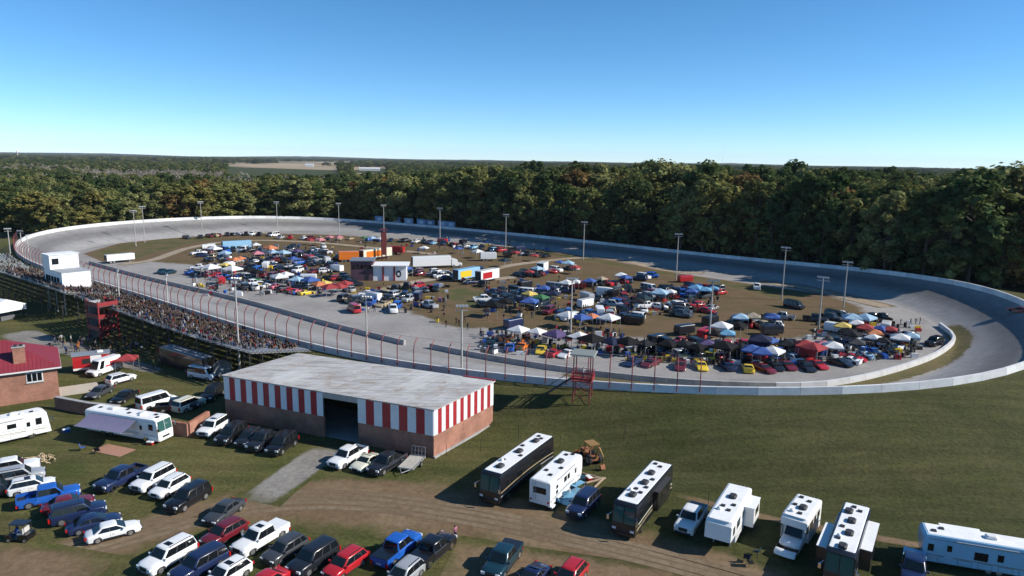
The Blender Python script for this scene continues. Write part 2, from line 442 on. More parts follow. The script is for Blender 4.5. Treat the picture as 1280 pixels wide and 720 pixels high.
strip('gravel_drive', M_GRAVEL, [GZ(*p) for p in [(412, 560), (385, 582), (345, 605), (318, 628)]], [6.5, 6, 5.8, 6.5], 0.038)
strip('gravel_drive', M_GRAVEL, [GZ(*p) for p in [(20, 415), (60, 432), (110, 440), (150, 452), (200, 465)]], [9, 8, 7, 5, 4], 0.026)
# grass strip between the track and the inner wall
wall2 = [(538, 429), (600, 441), (700, 457), (800, 469), (900, 476), (1000, 478), (1060, 472), (1120, 458), (1170, 440), (1193, 420), (1175, 403)]
W2 = [GZ(*p, 1.0) for p in wall2]
sp = []
for p in W2[1:]:
    i, d = rim_near(*p); sp.append((p[0] + NOR[i, 0] * 1.9, p[1] + NOR[i, 1] * 1.9))
strip('grass_strip', M_STRIP, sp[1:], [2.6, 3, 3, 3, 3.4, 5, 6, 6, 5], 0.03)

# ---- concrete walls made of panels
PANEL = [mat('wall_paint_%d' % k, c, 0.7, var=0.10, scale=0.8, dark=(.25, .23, .21), damt=0.35, dscale=0.5) for k, c in enumerate([(.66, .66, .65), (.58, .58, .58), (.72, .72, .7)])]
M_CONC = mat('old_concrete', (.36, .35, .34), 0.85, var=0.15, scale=0.7, dark=(.13, .12, .12), damt=0.5, dscale=0.3)
def catmull(P, step):
    out = []
    P = [Vector(p) for p in P]
    for i in range(len(P) - 1):
        p0, p1, p2, p3 = P[max(i - 1, 0)], P[i], P[i + 1], P[min(i + 2, len(P) - 1)]
        q = max(1, int(round((p2 - p1).length / step)))
        for k in range(q):
            t = k / q; out.append(0.5 * ((2 * p1) + (p2 - p0) * t + (2 * p0 - 5 * p1 + 4 * p2 - p3) * t * t + (3 * p1 - p0 - 3 * p2 + p3) * t ** 3))
    out.append(P[-1]); return out
def wall_panels(name, label, P, zs, h, th, pick):
    t = thing(name, label, 'wall', (P[0][0], P[0][1], zs[0]))
    for k in range(len(P) - 1):
        a, b_ = Vector(P[k][:2]), Vector(P[k + 1][:2]); d = (b_ - a).normalized(); nn = Vector((-d.y, d.x)) * th / 2
        a = a + d * 0.02; b_ = b_ - d * 0.02; mb = MB(); L = []
        for q, z in ((a, zs[k]), (b_, zs[k + 1])):
            L.append([(q.x - nn.x * 1.5, q.y - nn.y * 1.5, z - 0.5), (q.x + nn.x * 1.5, q.y + nn.y * 1.5, z - 0.5), (q.x + nn.x, q.y + nn.y, z + h), (q.x - nn.x, q.y - nn.y, z + h)])
        mb.rings(L); o = ob('wall_panel', mb.mesh('wall_panel', [pick(k)]), t)
        o.matrix_parent_inverse = Matrix.Translation(-t.location)
    return t
cum = np.concatenate([[0], np.cumsum(np.linalg.norm(np.diff(np.vstack([RIM, RIM[:1]])[:, :2], axis=0), axis=1))]); PER = cum[-1]
def rim_s(s, off=0.0):
    s = s % PER; i = int(np.searchsorted(cum, s, 'right') - 1); f = (s - cum[i]) / (cum[i + 1] - cum[i]); j = (i + 1) % NR
    p = RIM[i] * (1 - f) + RIM[j] * f; nn = NOR[i] * (1 - f) + NOR[j] * f; nn = nn / np.linalg.norm(nn)
    return Vector((p[0] + nn[0] * off, p[1] + nn[1] * off, p[2])), Vector((nn[0], nn[1], 0))
npan = 148
PS = [rim_s(PER * k / npan, 0.05)[0] for k in range(npan + 1)]
wall_panels('outer_wall', 'long white concrete wall round the outer rim of the banked oval', PS, [p.z for p in PS], 1.1, 0.4, lambda k: PANEL[(k * 7 + k // 5) % 3])
Pq = catmull([GZ(*p, 1.0) for p in [(112, 326), (180, 344), (300, 372), (420, 404), (506, 425)]], 5.5)
wall_panels('pit_wall', 'straight grey concrete pit wall between front straight and pit road', Pq, [0.0] * len(Pq), 1.0, 0.5, lambda k: M_CONC)
Pq = catmull(W2, 4.5)
wall_panels('pit_wall', 'curved pale concrete wall sweeping round the infield end by the grass strip', Pq, [0.0] * len(Pq), 1.0, 0.5, lambda k: PANEL[1] if k > len(Pq) * .45 else M_CONC)

# ---- catch fence along the front straight
def s_of(x, y):
    i, _ = rim_near(x, y); return cum[i]
sa, sb = s_of(-170, 240), s_of(*GZ(865, 487, 4))
if sb < sa: sb += PER
M_FENCE = mat('fence_red', (.25, .05, .045), 0.6, var=0.12)
fn = thing('catch_fence', 'tall red catch fence with curved posts along the front straight wall', 'fence', rim_s(sa)[0])
npost = int((sb - sa) / 3.2)
fm = MB(); fm.path([(0, 0, 0.3), (0, 0, 3.4), (-0.15, 0, 4.0), (-0.5, 0, 4.6), (-1.15, 0, 5.1)], 0.08, 6)
fme = fm.mesh('fence_post', [M_FENCE]); tops = []
for k in range(npost + 1):
    p, nn = rim_s(sa + (sb - sa) * k / npost, 0.42)
    o = ob('post', fme, fn); o.matrix_parent_inverse = Matrix.Translation(-fn.location)
    o.location = p; o.rotation_euler.z = math.atan2(nn.y, nn.x); tops.append((p, nn))
M_WIRE = mat('fence_wire', (.30, .27, .27), 0.5, metal=0.5)
for dx, z in [(0, 1.3 + .26 * k) for k in range(9)] + [(-.06, 3.65), (-.15, 4.0), (-.32, 4.3), (-.5, 4.6), (-.8, 4.85), (-1.15, 5.1)]:
    c = MB(); c.path([p + nn * dx + Vector((0, 0, z)) for p, nn in tops], 0.011 if z < 5 else 0.03, 3)
    o = ob('cable', c.mesh('cable', [M_WIRE]), fn); o.matrix_parent_inverse = Matrix.Translation(-fn.location)

# ---- floodlight poles
M_POLE = mat('pole_grey', (.40, .38, .35), 0.6, var=0.1)
M_LAMP = mat('lamp_housing', (.5, .5, .5), 0.4, metal=0.3)
def light_pole(loc, h, label, rz=0.0, heads=5, arm=2.6):
    t = thing('light_pole', label, 'light pole', loc, rz, 'floodlight poles round the oval')
    m = MB(); m.tube((0, 0, -0.3), (0, 0, h), 0.19, 0.11, 8); ob('pole', m.mesh('pole', [M_POLE], 40), t)
    m = MB(); m.box(-arm / 2, arm / 2, -0.06, 0.06, h - 0.35, h - 0.2); m.box(-arm / 2, arm / 2, -0.05, 0.05, h - 1.0, h - 0.9)
    ob('crossarm', m.mesh('crossarm', [M_POLE]), t)
    for k in range(heads):
        x = -arm / 2 + arm * (k + .5) / heads
        m = MB(); L = lambda y, r, z: [(x + r * math.cos(a * math.pi / 4), y, z + r * math.sin(a * math.pi / 4)) for a in range(8)]
        m.rings([L(0.0, 0.1, h - .05), L(-0.28, 0.26, h - .12)]); ob('floodlight', m.mesh('floodlight', [M_LAMP], 40), t)
for px, pb, pt, lab in [(170, 308, 263, 'on the lawn behind the white press box'), (181, 303, 258, 'on the lawn at the far turn'), (253, 296, 252, 'inside the far turn by the first parked cars'), (347, 290, 252, 'inside the far turn where the shade begins'),
                        (424, 290, 254, 'near pink canopies at the back straight'), (480, 296, 256, 'behind the dark red scoring tower'), (550, 303, 260, 'behind the white semi trailer'), (632, 313, 268, 'by the row of far canopies at the back straight'),
                        (729, 325, 277, 'where the pale path bends at the back straight'), (845, 350, 292, 'on grass next to the shaded back straight'), (977, 375, 309, 'beside the dark van near the shaded turn'), (1054, 385, 327, 'behind the large light blue tarp'),
                        (1023, 412, 346, 'among the red and white tents'), (886, 432, 350, 'in front of the navy canopies'), (713, 425, 347, 'between the purple and white canopies')]:
    g = G(px, pb); h = 10.0
    for z in np.arange(9, 20, .1):
        if GZ(px, pt, g.z + z)[1] <= g.y: h = z; break
    light_pole(g, h, 'grey floodlight pole ' + lab, math.atan2(-g.y, -g.x) + math.pi / 2 + rnd.uniform(-.3, .3))
for px, pb, h, lab in [(577, 470, 11.5, 'behind the white and red striped building'), (459, 447, 11, 'between striped building roof and catch fence'), (300, 466, 16.5, 'tall, at the back of the packed grandstand'), (150, 383, 9, 'beside the red stair tower'),
                       (210, 382, 7, 'in the middle of the grandstand seats'), (13, 318, 8.5, 'at the far end of the empty stand'), (28, 316, 7.5, 'beside the empty stand next to the wall'), (36, 318, 6.5, 'at the fence corner of the empty stand')]:
    light_pole(G(px, pb), h, 'grey floodlight pole ' + lab, rnd.uniform(0, 3), 4, 2.0)
# blue boards behind the back straight wall
for k in range(7):
    x0 = 459 + k * 15; g = G(x0 + 7, 281.5 + k * 0.9)
    i, d = rim_near(g.x, g.y); p = Vector((RIM[i, 0] + NOR[i, 0] * 1.6, RIM[i, 1] + NOR[i, 1] * 1.6, RIM[i, 2] - .6))
    t = thing('advertising_board', ['light blue board with a pale emblem behind the back straight wall', 'plain blue advertising board in the row behind the back straight wall'][k > 1], 'billboard', p, math.atan2(TAN[i, 1], TAN[i, 0]), 'boards behind the back straight')
    m = MB(); m.box(-2.7, 2.7, -.06, .06, 1.0, 4.2); ob('panel', m.mesh('panel', [mat('board_blue%d' % (k % 3), [(.16, .30, .48), (.10, .2, .36), (.22, .33, .45)][k % 3], .6, var=.1)]), t)
    m = MB(); m.box(-1.2, 1.2, .07, .1, 1.9, 3.4); ob('print', m.mesh('print', [mat('board_print', (.5, .58, .66), .6, var=.25, scale=3)]), t)
    for s in (-2.2, 2.2):
        m = MB(); m.box(s - .08, s + .08, -.2, -.07, -1, 4); ob('post', m.mesh('post', [M_STEEL]), t)

# ================================================================== forest
def foliage_mat(name, stops, tr=0.3):
    m = bpy.data.materials.new(name); m.use_nodes = True; nt = m.node_tree
    for n_ in list(nt.nodes): nt.nodes.remove(n_)
    out = N(nt, 'ShaderNodeOutputMaterial'); oi = N(nt, 'ShaderNodeObjectInfo')
    cr = N(nt, 'ShaderNodeValToRGB'); cr.color_ramp.interpolation = 'LINEAR'
    e = cr.color_ramp.elements; e[0].position = 0; e[0].color = (*stops[0][1], 1); e[1].position = 1; e[1].color = (*stops[-1][1], 1)
    for p, c in stops[1:-1]:
        q = e.new(p); q.color = (*c, 1)
    nt.links.new(oi.outputs['Random'], cr.inputs[0])
    v = rng(nt, pos_noise(nt, 0.33, 4, 0.7), 0.25, 0.75, 0.6, 1.4)
    c = mixc(nt, 1.0, cr.outputs[0], v, 'MULTIPLY')
    at = N(nt, 'ShaderNodeAttribute', attribute_name='leafvar')
    c = mixc(nt, 1.0, c, rng(nt, at.outputs['Fac'], 0, 1, 0.7, 1.3), 'MULTIPLY')
    d = N(nt, 'ShaderNodeBsdfDiffuse'); t = N(nt, 'ShaderNodeBsdfTranslucent'); mx = N(nt, 'ShaderNodeMixShader'); mx.inputs[0].default_value = tr
    nt.links.new(c, d.inputs[0]); nt.links.new(c, t.inputs[0]); nt.links.new(d.outputs[0], mx.inputs[1]); nt.links.new(t.outputs[0], mx.inputs[2]); nt.links.new(mx.outputs[0], out.inputs[0])
    return m
M_LEAF = foliage_mat('autumn_foliage', [(0, (0.098, 0.129, 0.041)), (.22, (0.155, 0.172, 0.057)), (.4, (0.081, 0.115, 0.041)), (.58, (0.184, 0.190, 0.067)), (.74, (0.121, 0.138, 0.048)), (.9, (0.207, 0.178, 0.067)), (1, (0.196, 0.132, 0.057))])
LEAFK = {'olive': foliage_mat('olive_foliage', [(0, (0.161, 0.172, 0.057)), (.5, (0.196, 0.201, 0.069)), (1, (0.138, 0.155, 0.052))]), 'dark green': foliage_mat('dark_foliage', [(0, (0.063, 0.098, 0.034)), (.5, (0.086, 0.121, 0.044)), (1, (0.069, 0.092, 0.034))]),
         'yellow tinged': foliage_mat('yellow_foliage', [(0, (0.218, 0.201, 0.063)), (1, (0.196, 0.172, 0.057))]), 'rust tinged': foliage_mat('rust_foliage', [(0, (0.196, 0.132, 0.057)), (1, (0.218, 0.144, 0.052))]), 'pale green': foliage_mat('pale_foliage', [(0, (0.207, 0.218, 0.081)), (1, (0.230, 0.230, 0.092))])}
M_BARE = foliage_mat('bare_twigs', [(0, (0.280, 0.228, 0.184)), (.5, (0.300, 0.280, 0.228)), (1, (0.228, 0.193, 0.158))], 0.1)
M_BARK = mat('tree_bark', (.11, .085, .065), 0.95, var=0.25, scale=4)
def crown_mesh(seed, h=20.0, r=4.6, clumps=46, per=96, size=0.40, base=0.09):
    q = random.Random(seed); V = []; F = []; lv = []
    lob = [(q.uniform(0, 6.28), q.uniform(.75, 1.15)) for _ in range(6)]
    for c in range(clumps):
        u = q.random() ** 0.8; z = base + (0.97 - base) * u
        prof = math.sqrt(max(0.05, 1 - ((u - .42) / .62) ** 2))
        a = q.uniform(0, 6.283)
        wob = max(.6, min(1.25, sum(g * (0.5 + .5 * math.cos(a - b)) ** 2 for b, g in lob) / 2.2))
        rad = r * prof * wob * (q.random() ** 0.35)
        cx, cy, cz = math.cos(a) * rad, math.sin(a) * rad, z * h
        cr = q.uniform(0.9, 1.8) * r / 4.6; tone = q.random()
        for _ in range(per):
            d = Vector((q.gauss(0, 1), q.gauss(0, 1), q.gauss(0, .75))).normalized() * cr * q.random() ** 0.4
            nrm = (d.normalized() + Vector((q.gauss(0, .6), q.gauss(0, .6), q.gauss(.35, .6)))).normalized()
            t = nrm.orthogonal().normalized(); bt = nrm.cross(t); s = size * q.uniform(.55, 1.35); an = q.uniform(0, 6.28)
            t, bt = t * math.cos(an) + bt * math.sin(an), bt * math.cos(an) - t * math.sin(an)
            p = Vector((cx, cy, cz)) + d; k = len(V)
            V += [p - t * s - bt * s * .5, p + t * s * .2 - bt * s * .8, p + t * s + bt * s * .3, p - t * s * .2 + bt * s * .8]
            F.append((k, k + 1, k + 2, k + 3)); lv += [min(1, max(0, tone * .6 + q.random() * .4))] * 4
    me = bpy.data.meshes.new('crown'); me.from_pydata([tuple(v) for v in V], [], F)
    me.attributes.new('leafvar', 'FLOAT', 'POINT').data.foreach_set('value', lv)
    me.materials.append(M_LEAF); return me
def trunk_mesh(seed, h=20.0):
    q = random.Random(seed); m = MB()
    pts = [(0, 0, -.5), (q.uniform(-.1, .1), q.uniform(-.1, .1), h * .3), (q.uniform(-.4, .4), q.uniform(-.4, .4), h * .6), (q.uniform(-.6, .6), q.uniform(-.6, .6), h * .85)]
    m.path(pts, [.38, .28, .16, .05], 6)
    for _ in range(5):
        z = h * q.uniform(.3, .65); a = q.uniform(0, 6.28); l = q.uniform(2, 4)
        m.path([(0, 0, z), (math.cos(a) * l * .5, math.sin(a) * l * .5, z + l * .45), (math.cos(a) * l, math.sin(a) * l, z + l * 1.0)], [.13, .09, .03], 5)
    return m.mesh('trunk', [M_BARK])
CR = [crown_mesh(k) for k in range(5)] + [crown_mesh(20, r=5.6, clumps=56), crown_mesh(21, r=3.6, clumps=36, base=.05), crown_mesh(22, r=5.0, clumps=50, base=.07)]
TR = [trunk_mesh(k) for k in range(4)]
BAREC = crown_mesh(31, r=4.2, clumps=34, per=26, size=.4)
q = random.Random(5); cand = []
def tree_h(x): return 17.0 + 8.2 * float(sm(-140, 10, x)) + 1.5 * float(sm(40, 110, x))
grid = {}
def ok(x, y, r):
    k = (int(x // 8), int(y // 8))
    for a in (-1, 0, 1):
        for b_ in (-1, 0, 1):
            for (u, v) in grid.get((k[0] + a, k[1] + b_), ()):
                if (u - x) ** 2 + (v - y) ** 2 < r * r: return False
    grid.setdefault(k, []).append((x, y)); return True
for _ in range(26000):
    y = q.uniform(165, 760); x = q.uniform(-(y * .78 + 60), y * .78 + 60)
    if x > 260 and y < 300: continue
    i, d = rim_near(x, y)
    if d < 5 or d > 330: continue
    if x < -120 and y < 268 - (x + 184) * .15: continue
    if x > 100 and y < 196: continue
    if RIM[i, 0] < -80 and d < 9: continue
    if 640 + FPX * x / y < 75 and y < 300 + max(0, -x - 190) * .55: continue
    if x < -60 and d < 7: continue
    if ok(x, y, 5.6 if d < 60 else 6.4): cand.append((d, x, y))
cand.sort()
# leave the far right corner open as the photo does (only the frame's own slice counts as near trees)
front = [c for c in cand if abs(c[1]) < c[2] * .76 + 8][:295]; fs = set(front)
KIND = ['olive green', 'dark green', 'yellow tinged', 'rust tinged']
crown_obs = []
for k, (d, x, y) in enumerate(front):
    h = tree_h(x) * (1 + .26 * noise.noise(Vector((x * .035, y * .035, 1.7)))) * q.choice((q.uniform(.7, .95), q.uniform(.88, 1.05), q.uniform(1.0, 1.24))); z = gh(x, y); ci = q.randrange(len(CR))
    side = 'behind the sunlit far turn' if x < -70 else ('at the dark wood edge along the back straight' if x < 90 else 'in the dark wood beyond the right hand turn')
    lk = q.choices(list(LEAFK), [28, 48, 9, 8, 7] if x > -70 else [30, 16, 16, 6, 32])[0]; hr = h / tree_h(x); hw = 'tall ' if hr > 1.07 else ('short ' if hr < .88 else '')  # leaf colour carries the light: darker on the backlit side, paler on the sunlit
    t = thing('deciduous_tree', hw + lk + ' leafy tree ' + side, 'tree', (x, y, z), q.uniform(0, 6.28), 'trees of the wood round the oval, ' + side)
    s = h / 20.0; wd_ = s * q.uniform(1.05, 1.5) * (1.25 if x < -70 else 1); t.scale = (wd_, wd_ * q.uniform(.9, 1.1), s)
    ob('trunk', TR[k % 4], t); o = ob('crown', CR[ci], t, [LEAFK[lk]]); crown_obs.append(o)
# the wood behind: nobody could count it
pts = []; sc_ = []; ix = []; rz = []
def addp(x, y, z, h, wd, bare=False):
    pts.append((x, y, z)); s = h / 20.0; sc_.append((s * wd, s * wd, s)); ix.append(len(CR) if bare else q.randrange(len(CR))); rz.append(q.uniform(0, 6.28))
for c in cand:
    if c not in fs: addp(c[1], c[2], gh(c[1], c[2]) if c[0] < 200 else 1.0, tree_h(c[1]) * (1 + .26 * noise.noise(Vector((c[1] * .035, c[2] * .035, 1.7)))) * q.uniform(.78, 1.18), q.uniform(1, 1.25), c[1] < -150 and c[2] > 480 and q.random() < .3)
def clearing(x, y):
    px = 640 + FPX * x / y
    if 285 < px < 425 and 520 < y < 3000: return True
    if 440 < px < 485 and 900 < y < 2600: return True
    v = noise.noise(Vector((x * .0011, y * .0011, 3.3)))
    return v > 0.22 and y > 1000
for lo, hi, sp, cnt, wd in ((560, 1100, 8, 9000, 1.15), (1100, 2300, 15, 11000, 1.6), (2300, 8500, 42, 15000, 3.2)):
    for _ in range(cnt):
        y = math.sqrt(q.uniform(lo * lo, hi * hi)); x = q.uniform(-.8, .8) * y
        if clearing(x, y): continue
        px = 640 + FPX * x / y
        hmax = 15 + 6 * float(sm(-.4, .3, x / y))
        grey = px < 330 and 700 < y < 1300 and noise.noise(Vector((x * .004, y * .004, 9))) > .12
        addp(x, y, 0, hmax * q.uniform(.75, 1.2) * (1.0 if y < 2300 else 1.15), q.uniform(.9, 1.2) * wd, grey)
me = bpy.data.meshes.new('forest_points'); me.from_pydata(pts, [], [])
me.attributes.new('sc', 'FLOAT_VECTOR', 'POINT').data.foreach_set('vector', [c for s in sc_ for c in s])
me.attributes.new('ix', 'INT', 'POINT').data.foreach_set('value', ix)
me.attributes.new('rz', 'FLOAT_VECTOR', 'POINT').data.foreach_set('vector', [c for r in rz for c in (0, 0, r)])
BARE_ME = BAREC; BARE_ME.materials[0] = M_BARE
t = thing('bare_tree', 'greyish bare tree deep in the wood beyond the far turn', 'tree', (-285, 520, 0)); t.scale = (.9, .9, .9); ob('trunk', TR[0], t); bare_o = ob('crown', BARE_ME, t)
fo = ob('forest', me); tag(fo, 'mass of autumn woodland stretching from the oval to the horizon', 'forest', kind='stuff')
protos = []
for cm in CR:
    for o in crown_obs:
        if o.data == cm: protos.append(o); break
    else: raise RuntimeError('crown')
protos.append(bare_o)
def instancer(obj_, protos):
    ng = bpy.data.node_groups.new('scatter', 'GeometryNodeTree')
    ng.interface.new_socket('Geometry', in_out='INPUT', socket_type='NodeSocketGeometry'); ng.interface.new_socket('Geometry', in_out='OUTPUT', socket_type='NodeSocketGeometry')
    gi = ng.nodes.new('NodeGroupInput'); go = ng.nodes.new('NodeGroupOutput')
    last = None
    j = ng.nodes.new('GeometryNodeJoinGeometry')
    for p in reversed(protos):
        oi = ng.nodes.new('GeometryNodeObjectInfo'); oi.inputs['Object'].default_value = p; oi.inputs['As Instance'].default_value = True
        ng.links.new(oi.outputs['Geometry'], j.inputs[0])
    iop = ng.nodes.new('GeometryNodeInstanceOnPoints'); iop.inputs['Pick Instance'].default_value = True
    def attr(nm, ty):
        a = ng.nodes.new('GeometryNodeInputNamedAttribute'); a.data_type = ty; a.inputs['Name'].default_value = nm; return a.outputs[0]
    ng.links.new(gi.outputs[0], iop.inputs['Points']); ng.links.new(j.outputs[0], iop.inputs['Instance'])
    ng.links.new(attr('ix', 'INT'), iop.inputs['Instance Index']); ng.links.new(attr('rz', 'FLOAT_VECTOR'), iop.inputs['Rotation']); ng.links.new(attr('sc', 'FLOAT_VECTOR'), iop.inputs['Scale'])
    ng.links.new(iop.outputs[0], go.inputs[0])
    md = obj_.modifiers.new('scatter', 'NODES'); md.node_group = ng
instancer(fo, protos)
# far ridges on the horizon
M_RIDGE = mat('far_woods', (.03, .04, .022), 0.95, var=0.4, scale=0.01, coords='Object')
for R0, hh, sd_ in ((7600, 22, 3), (9800, 44, 8)):
    m = MB(); L = []
    for k in range(161):
        a = math.radians(90 + 52 - 104 * k / 160); z = hh * (.7 + .45 * noise.noise(Vector((k * .08, sd_, 0))) + .12 * noise.noise(Vector((k * .9, sd_, 0))))
        L.append([(math.cos(a) * R0, math.sin(a) * R0, -2), (math.cos(a) * (R0 + 250), math.sin(a) * (R0 + 250), max(4, z)), (math.cos(a) * (R0 + 900), math.sin(a) * (R0 + 900), -2)])
    for k in range(160):
        m.poly([L[k][0], L[k + 1][0], L[k + 1][1], L[k][1]]); m.poly([L[k][1], L[k + 1][1], L[k + 1][2], L[k][2]])
    structure(ob('hills', m.mesh('hills', [M_RIDGE])))
# far farm buildings, water tower, mast
def farm(px, d, wd, hgt, label, c=(.75, .75, .74)):
    x = (px - 640) / FPX * d; t = thing('farm_building', label, 'building', (x, d, 0), 0.2)
    m = MB(); m.box(-wd / 2, wd / 2, -6, 6, 0, hgt); ob('wall', m.mesh('wall', [mat('farm_wall', c, .7)]), t)
    m = MB(); m.rings([[(-wd / 2 - .5, -7, hgt + .01), (-wd / 2 - .5, 7, hgt + .01), (-wd / 2 - .5, 0, hgt + 4)], [(wd / 2 + .5, -7, hgt + .01), (wd / 2 + .5, 7, hgt + .01), (wd / 2 + .5, 0, hgt + 4)]]); ob('roof', m.mesh('roof', [mat('farm_roof', (.6, .6, .6), .5)]), t)
farm(388, 2700, 30, 7, 'small white barn beyond the far tan field'); farm(462, 2100, 60, 5, 'long pale sheds far away beyond the wood', (.6, .62, .64)); farm(560, 2900, 26, 7, 'small pale farmhouse far off among woods')
x = (29 - 640) / FPX * 5200
t = thing('water_tower', 'tiny white water tower on the far left horizon', 'water tower', (x, 5200, 0))
m = MB(); m.rings([[(math.cos(k * .785) * r, math.sin(k * .785) * r, z) for k in range(8)] for r, z in ((2, 30), (8, 34), (9, 39), (7, 44), (1, 46))]); ob('tank', m.mesh('tank', [M_WHITE], 40), t)
m = MB(); m.tube((0, 0, 0), (0, 0, 31), 2.2, 1.6); ob('column', m.mesh('column', [M_WHITE]), t)
x = (896 - 640) / FPX * 4500
t = tag(ob('radio_mast', MB().tube((0, 0, 0), (0, 0, 175), .5, .25, 5).mesh('radio_mast', [M_STEEL]), loc=(x, 4500, 0)), 'thin radio mast far beyond the dark wood', 'mast')

# ================================================================== vehicles
def lerp(a, b, t): return a + (b - a) * t
def wheel_meshes(r, wd):
    t = MB(); L = lambda y, rr: [(rr * math.cos(2 * math.pi * k / 14), y, rr * math.sin(2 * math.pi * k / 14)) for k in range(14)]
    t.rings([L(-wd / 2, r * .62), L(-wd / 2, r * .93), L(-wd / 2 + .04, r), L(wd / 2 - .04, r), L(wd / 2, r * .93), L(wd / 2, r * .62)])
    rim = MB(); rim.rings([L(-wd / 2 - .012, r * .22), L(-wd / 2 - .004, r * .62), L(wd / 2 + .004, r * .62), L(wd / 2 + .012, r * .22)])
    return t.mesh('tyre', [M_TYRE], 40), rim.mesh('rim', [M_RIM], 40)
_wm = {}
def wheel(parent, x, y, r, wd, rimmat=None, detail=True):
    k = (r, wd)
    if k not in _wm: _wm[k] = wheel_meshes(r, wd)
    o = ob('wheel', _wm[k][0], parent, loc=(x, y, r))
    if detail: ob('rim', _wm[k][1], o, [rimmat] if rimmat else None)
    return o
def body_mesh(L, W, top, wb, wr, zb=.27, xo=0.0, ar=.07, pull=.3):
    pts = list(top); ra = wr + ar
    pts += [(L / 2 - .04, .3), (L / 2 - .12, zb)]
    for cx in (wb / 2 + xo, -wb / 2 + xo):
        a0 = math.asin(max(-1, min(1, (zb - wr) / ra)))
        for k in range(9):
            a = a0 + (math.pi - 2 * a0) * k / 8; pts.append((cx + ra * math.cos(a), wr + ra * math.sin(a)))
    pts += [(-L / 2 + .12, zb), (-L / 2 + .03, .36)]
    loops = []
    for fy, dr, pl in ((-1, .15, 1), (-.965, .065, .7), (-.86, .015, .42), (-.5, 0, .1), (0, -.012, 0), (.5, 0, .1), (.86, .015, .42), (.965, .065, .7), (1, .15, 1)):
        lp = []
        for x, z in pts:
            k = max(0, min(1, (z - .52) / .35)); e = max(0, min(1, (abs(x) - L / 2 + .8) / .8)) ** 2
            lp.append((x - math.copysign(pull * pl * e, x), fy * W / 2 * (1 - .02 * max(0, (.5 - z)) * 2), z - dr * k))
        loops.append(lp)
    m = MB(); m.rings(loops); return m
def loop8(x0, x1, hw, z, c):
    return [(x0 + c, -hw, z), (x1 - c, -hw, z), (x1, -hw + c, z), (x1, hw - c, z), (x1 - c, hw, z), (x0 + c, hw, z), (x0, hw - c, z), (x0, -hw + c, z)]
class Cabin:
    def __init__(s, W, H, zb, b, t, wt=.2, wbm=.045):
        s.b, s.t, s.zb, s.H, s.h0, s.h1 = b, t, zb, H, W / 2 - wbm, W / 2 - wt
        m = MB(); R = []
        for v in (0, 1): R.append(loop8(lerp(b[0], t[0], v), lerp(b[1], t[1], v), lerp(s.h0, s.h1, v), lerp(zb - .06, H - .06, v), lerp(.07, .13, v)))
        R.append(loop8(t[0] + .03, t[1] - .04, s.h1 - .03, H - .03, .14)); R.append(loop8(t[0] + .12, t[1] - .14, s.h1 - .12, H + .002, .16)); R.append(loop8(t[0] + .4, t[1] - .4, s.h1 - .36, H + .02, .16))
        m.rings(R); s.m = m
    def pt(s, u, sgn, v):     # side face
        return Vector((lerp(lerp(s.b[0], s.b[1], u), lerp(s.t[0], s.t[1], u), v), sgn * lerp(s.h0, s.h1, v), lerp(s.zb, s.H - .06, v)))
    def fr(s, e, u, v):
        return Vector((lerp(s.b[e], s.t[e], v), u * lerp(s.h0, s.h1, v), lerp(s.zb, s.H - .06, v)))
    def side(s, sgn, u0, u1):
        q = [s.pt(u0, sgn, .06), s.pt(u1, sgn, .06), s.pt(u1, sgn, .93), s.pt(u0, sgn, .93)]
        return MB().slab(q, .012)
    def end(s, e, a=.86):
        q = [s.fr(e, -a, .1), s.fr(e, a, .1), s.fr(e, a, .93), s.fr(e, -a, .93)]
        return MB().slab(q, .012)
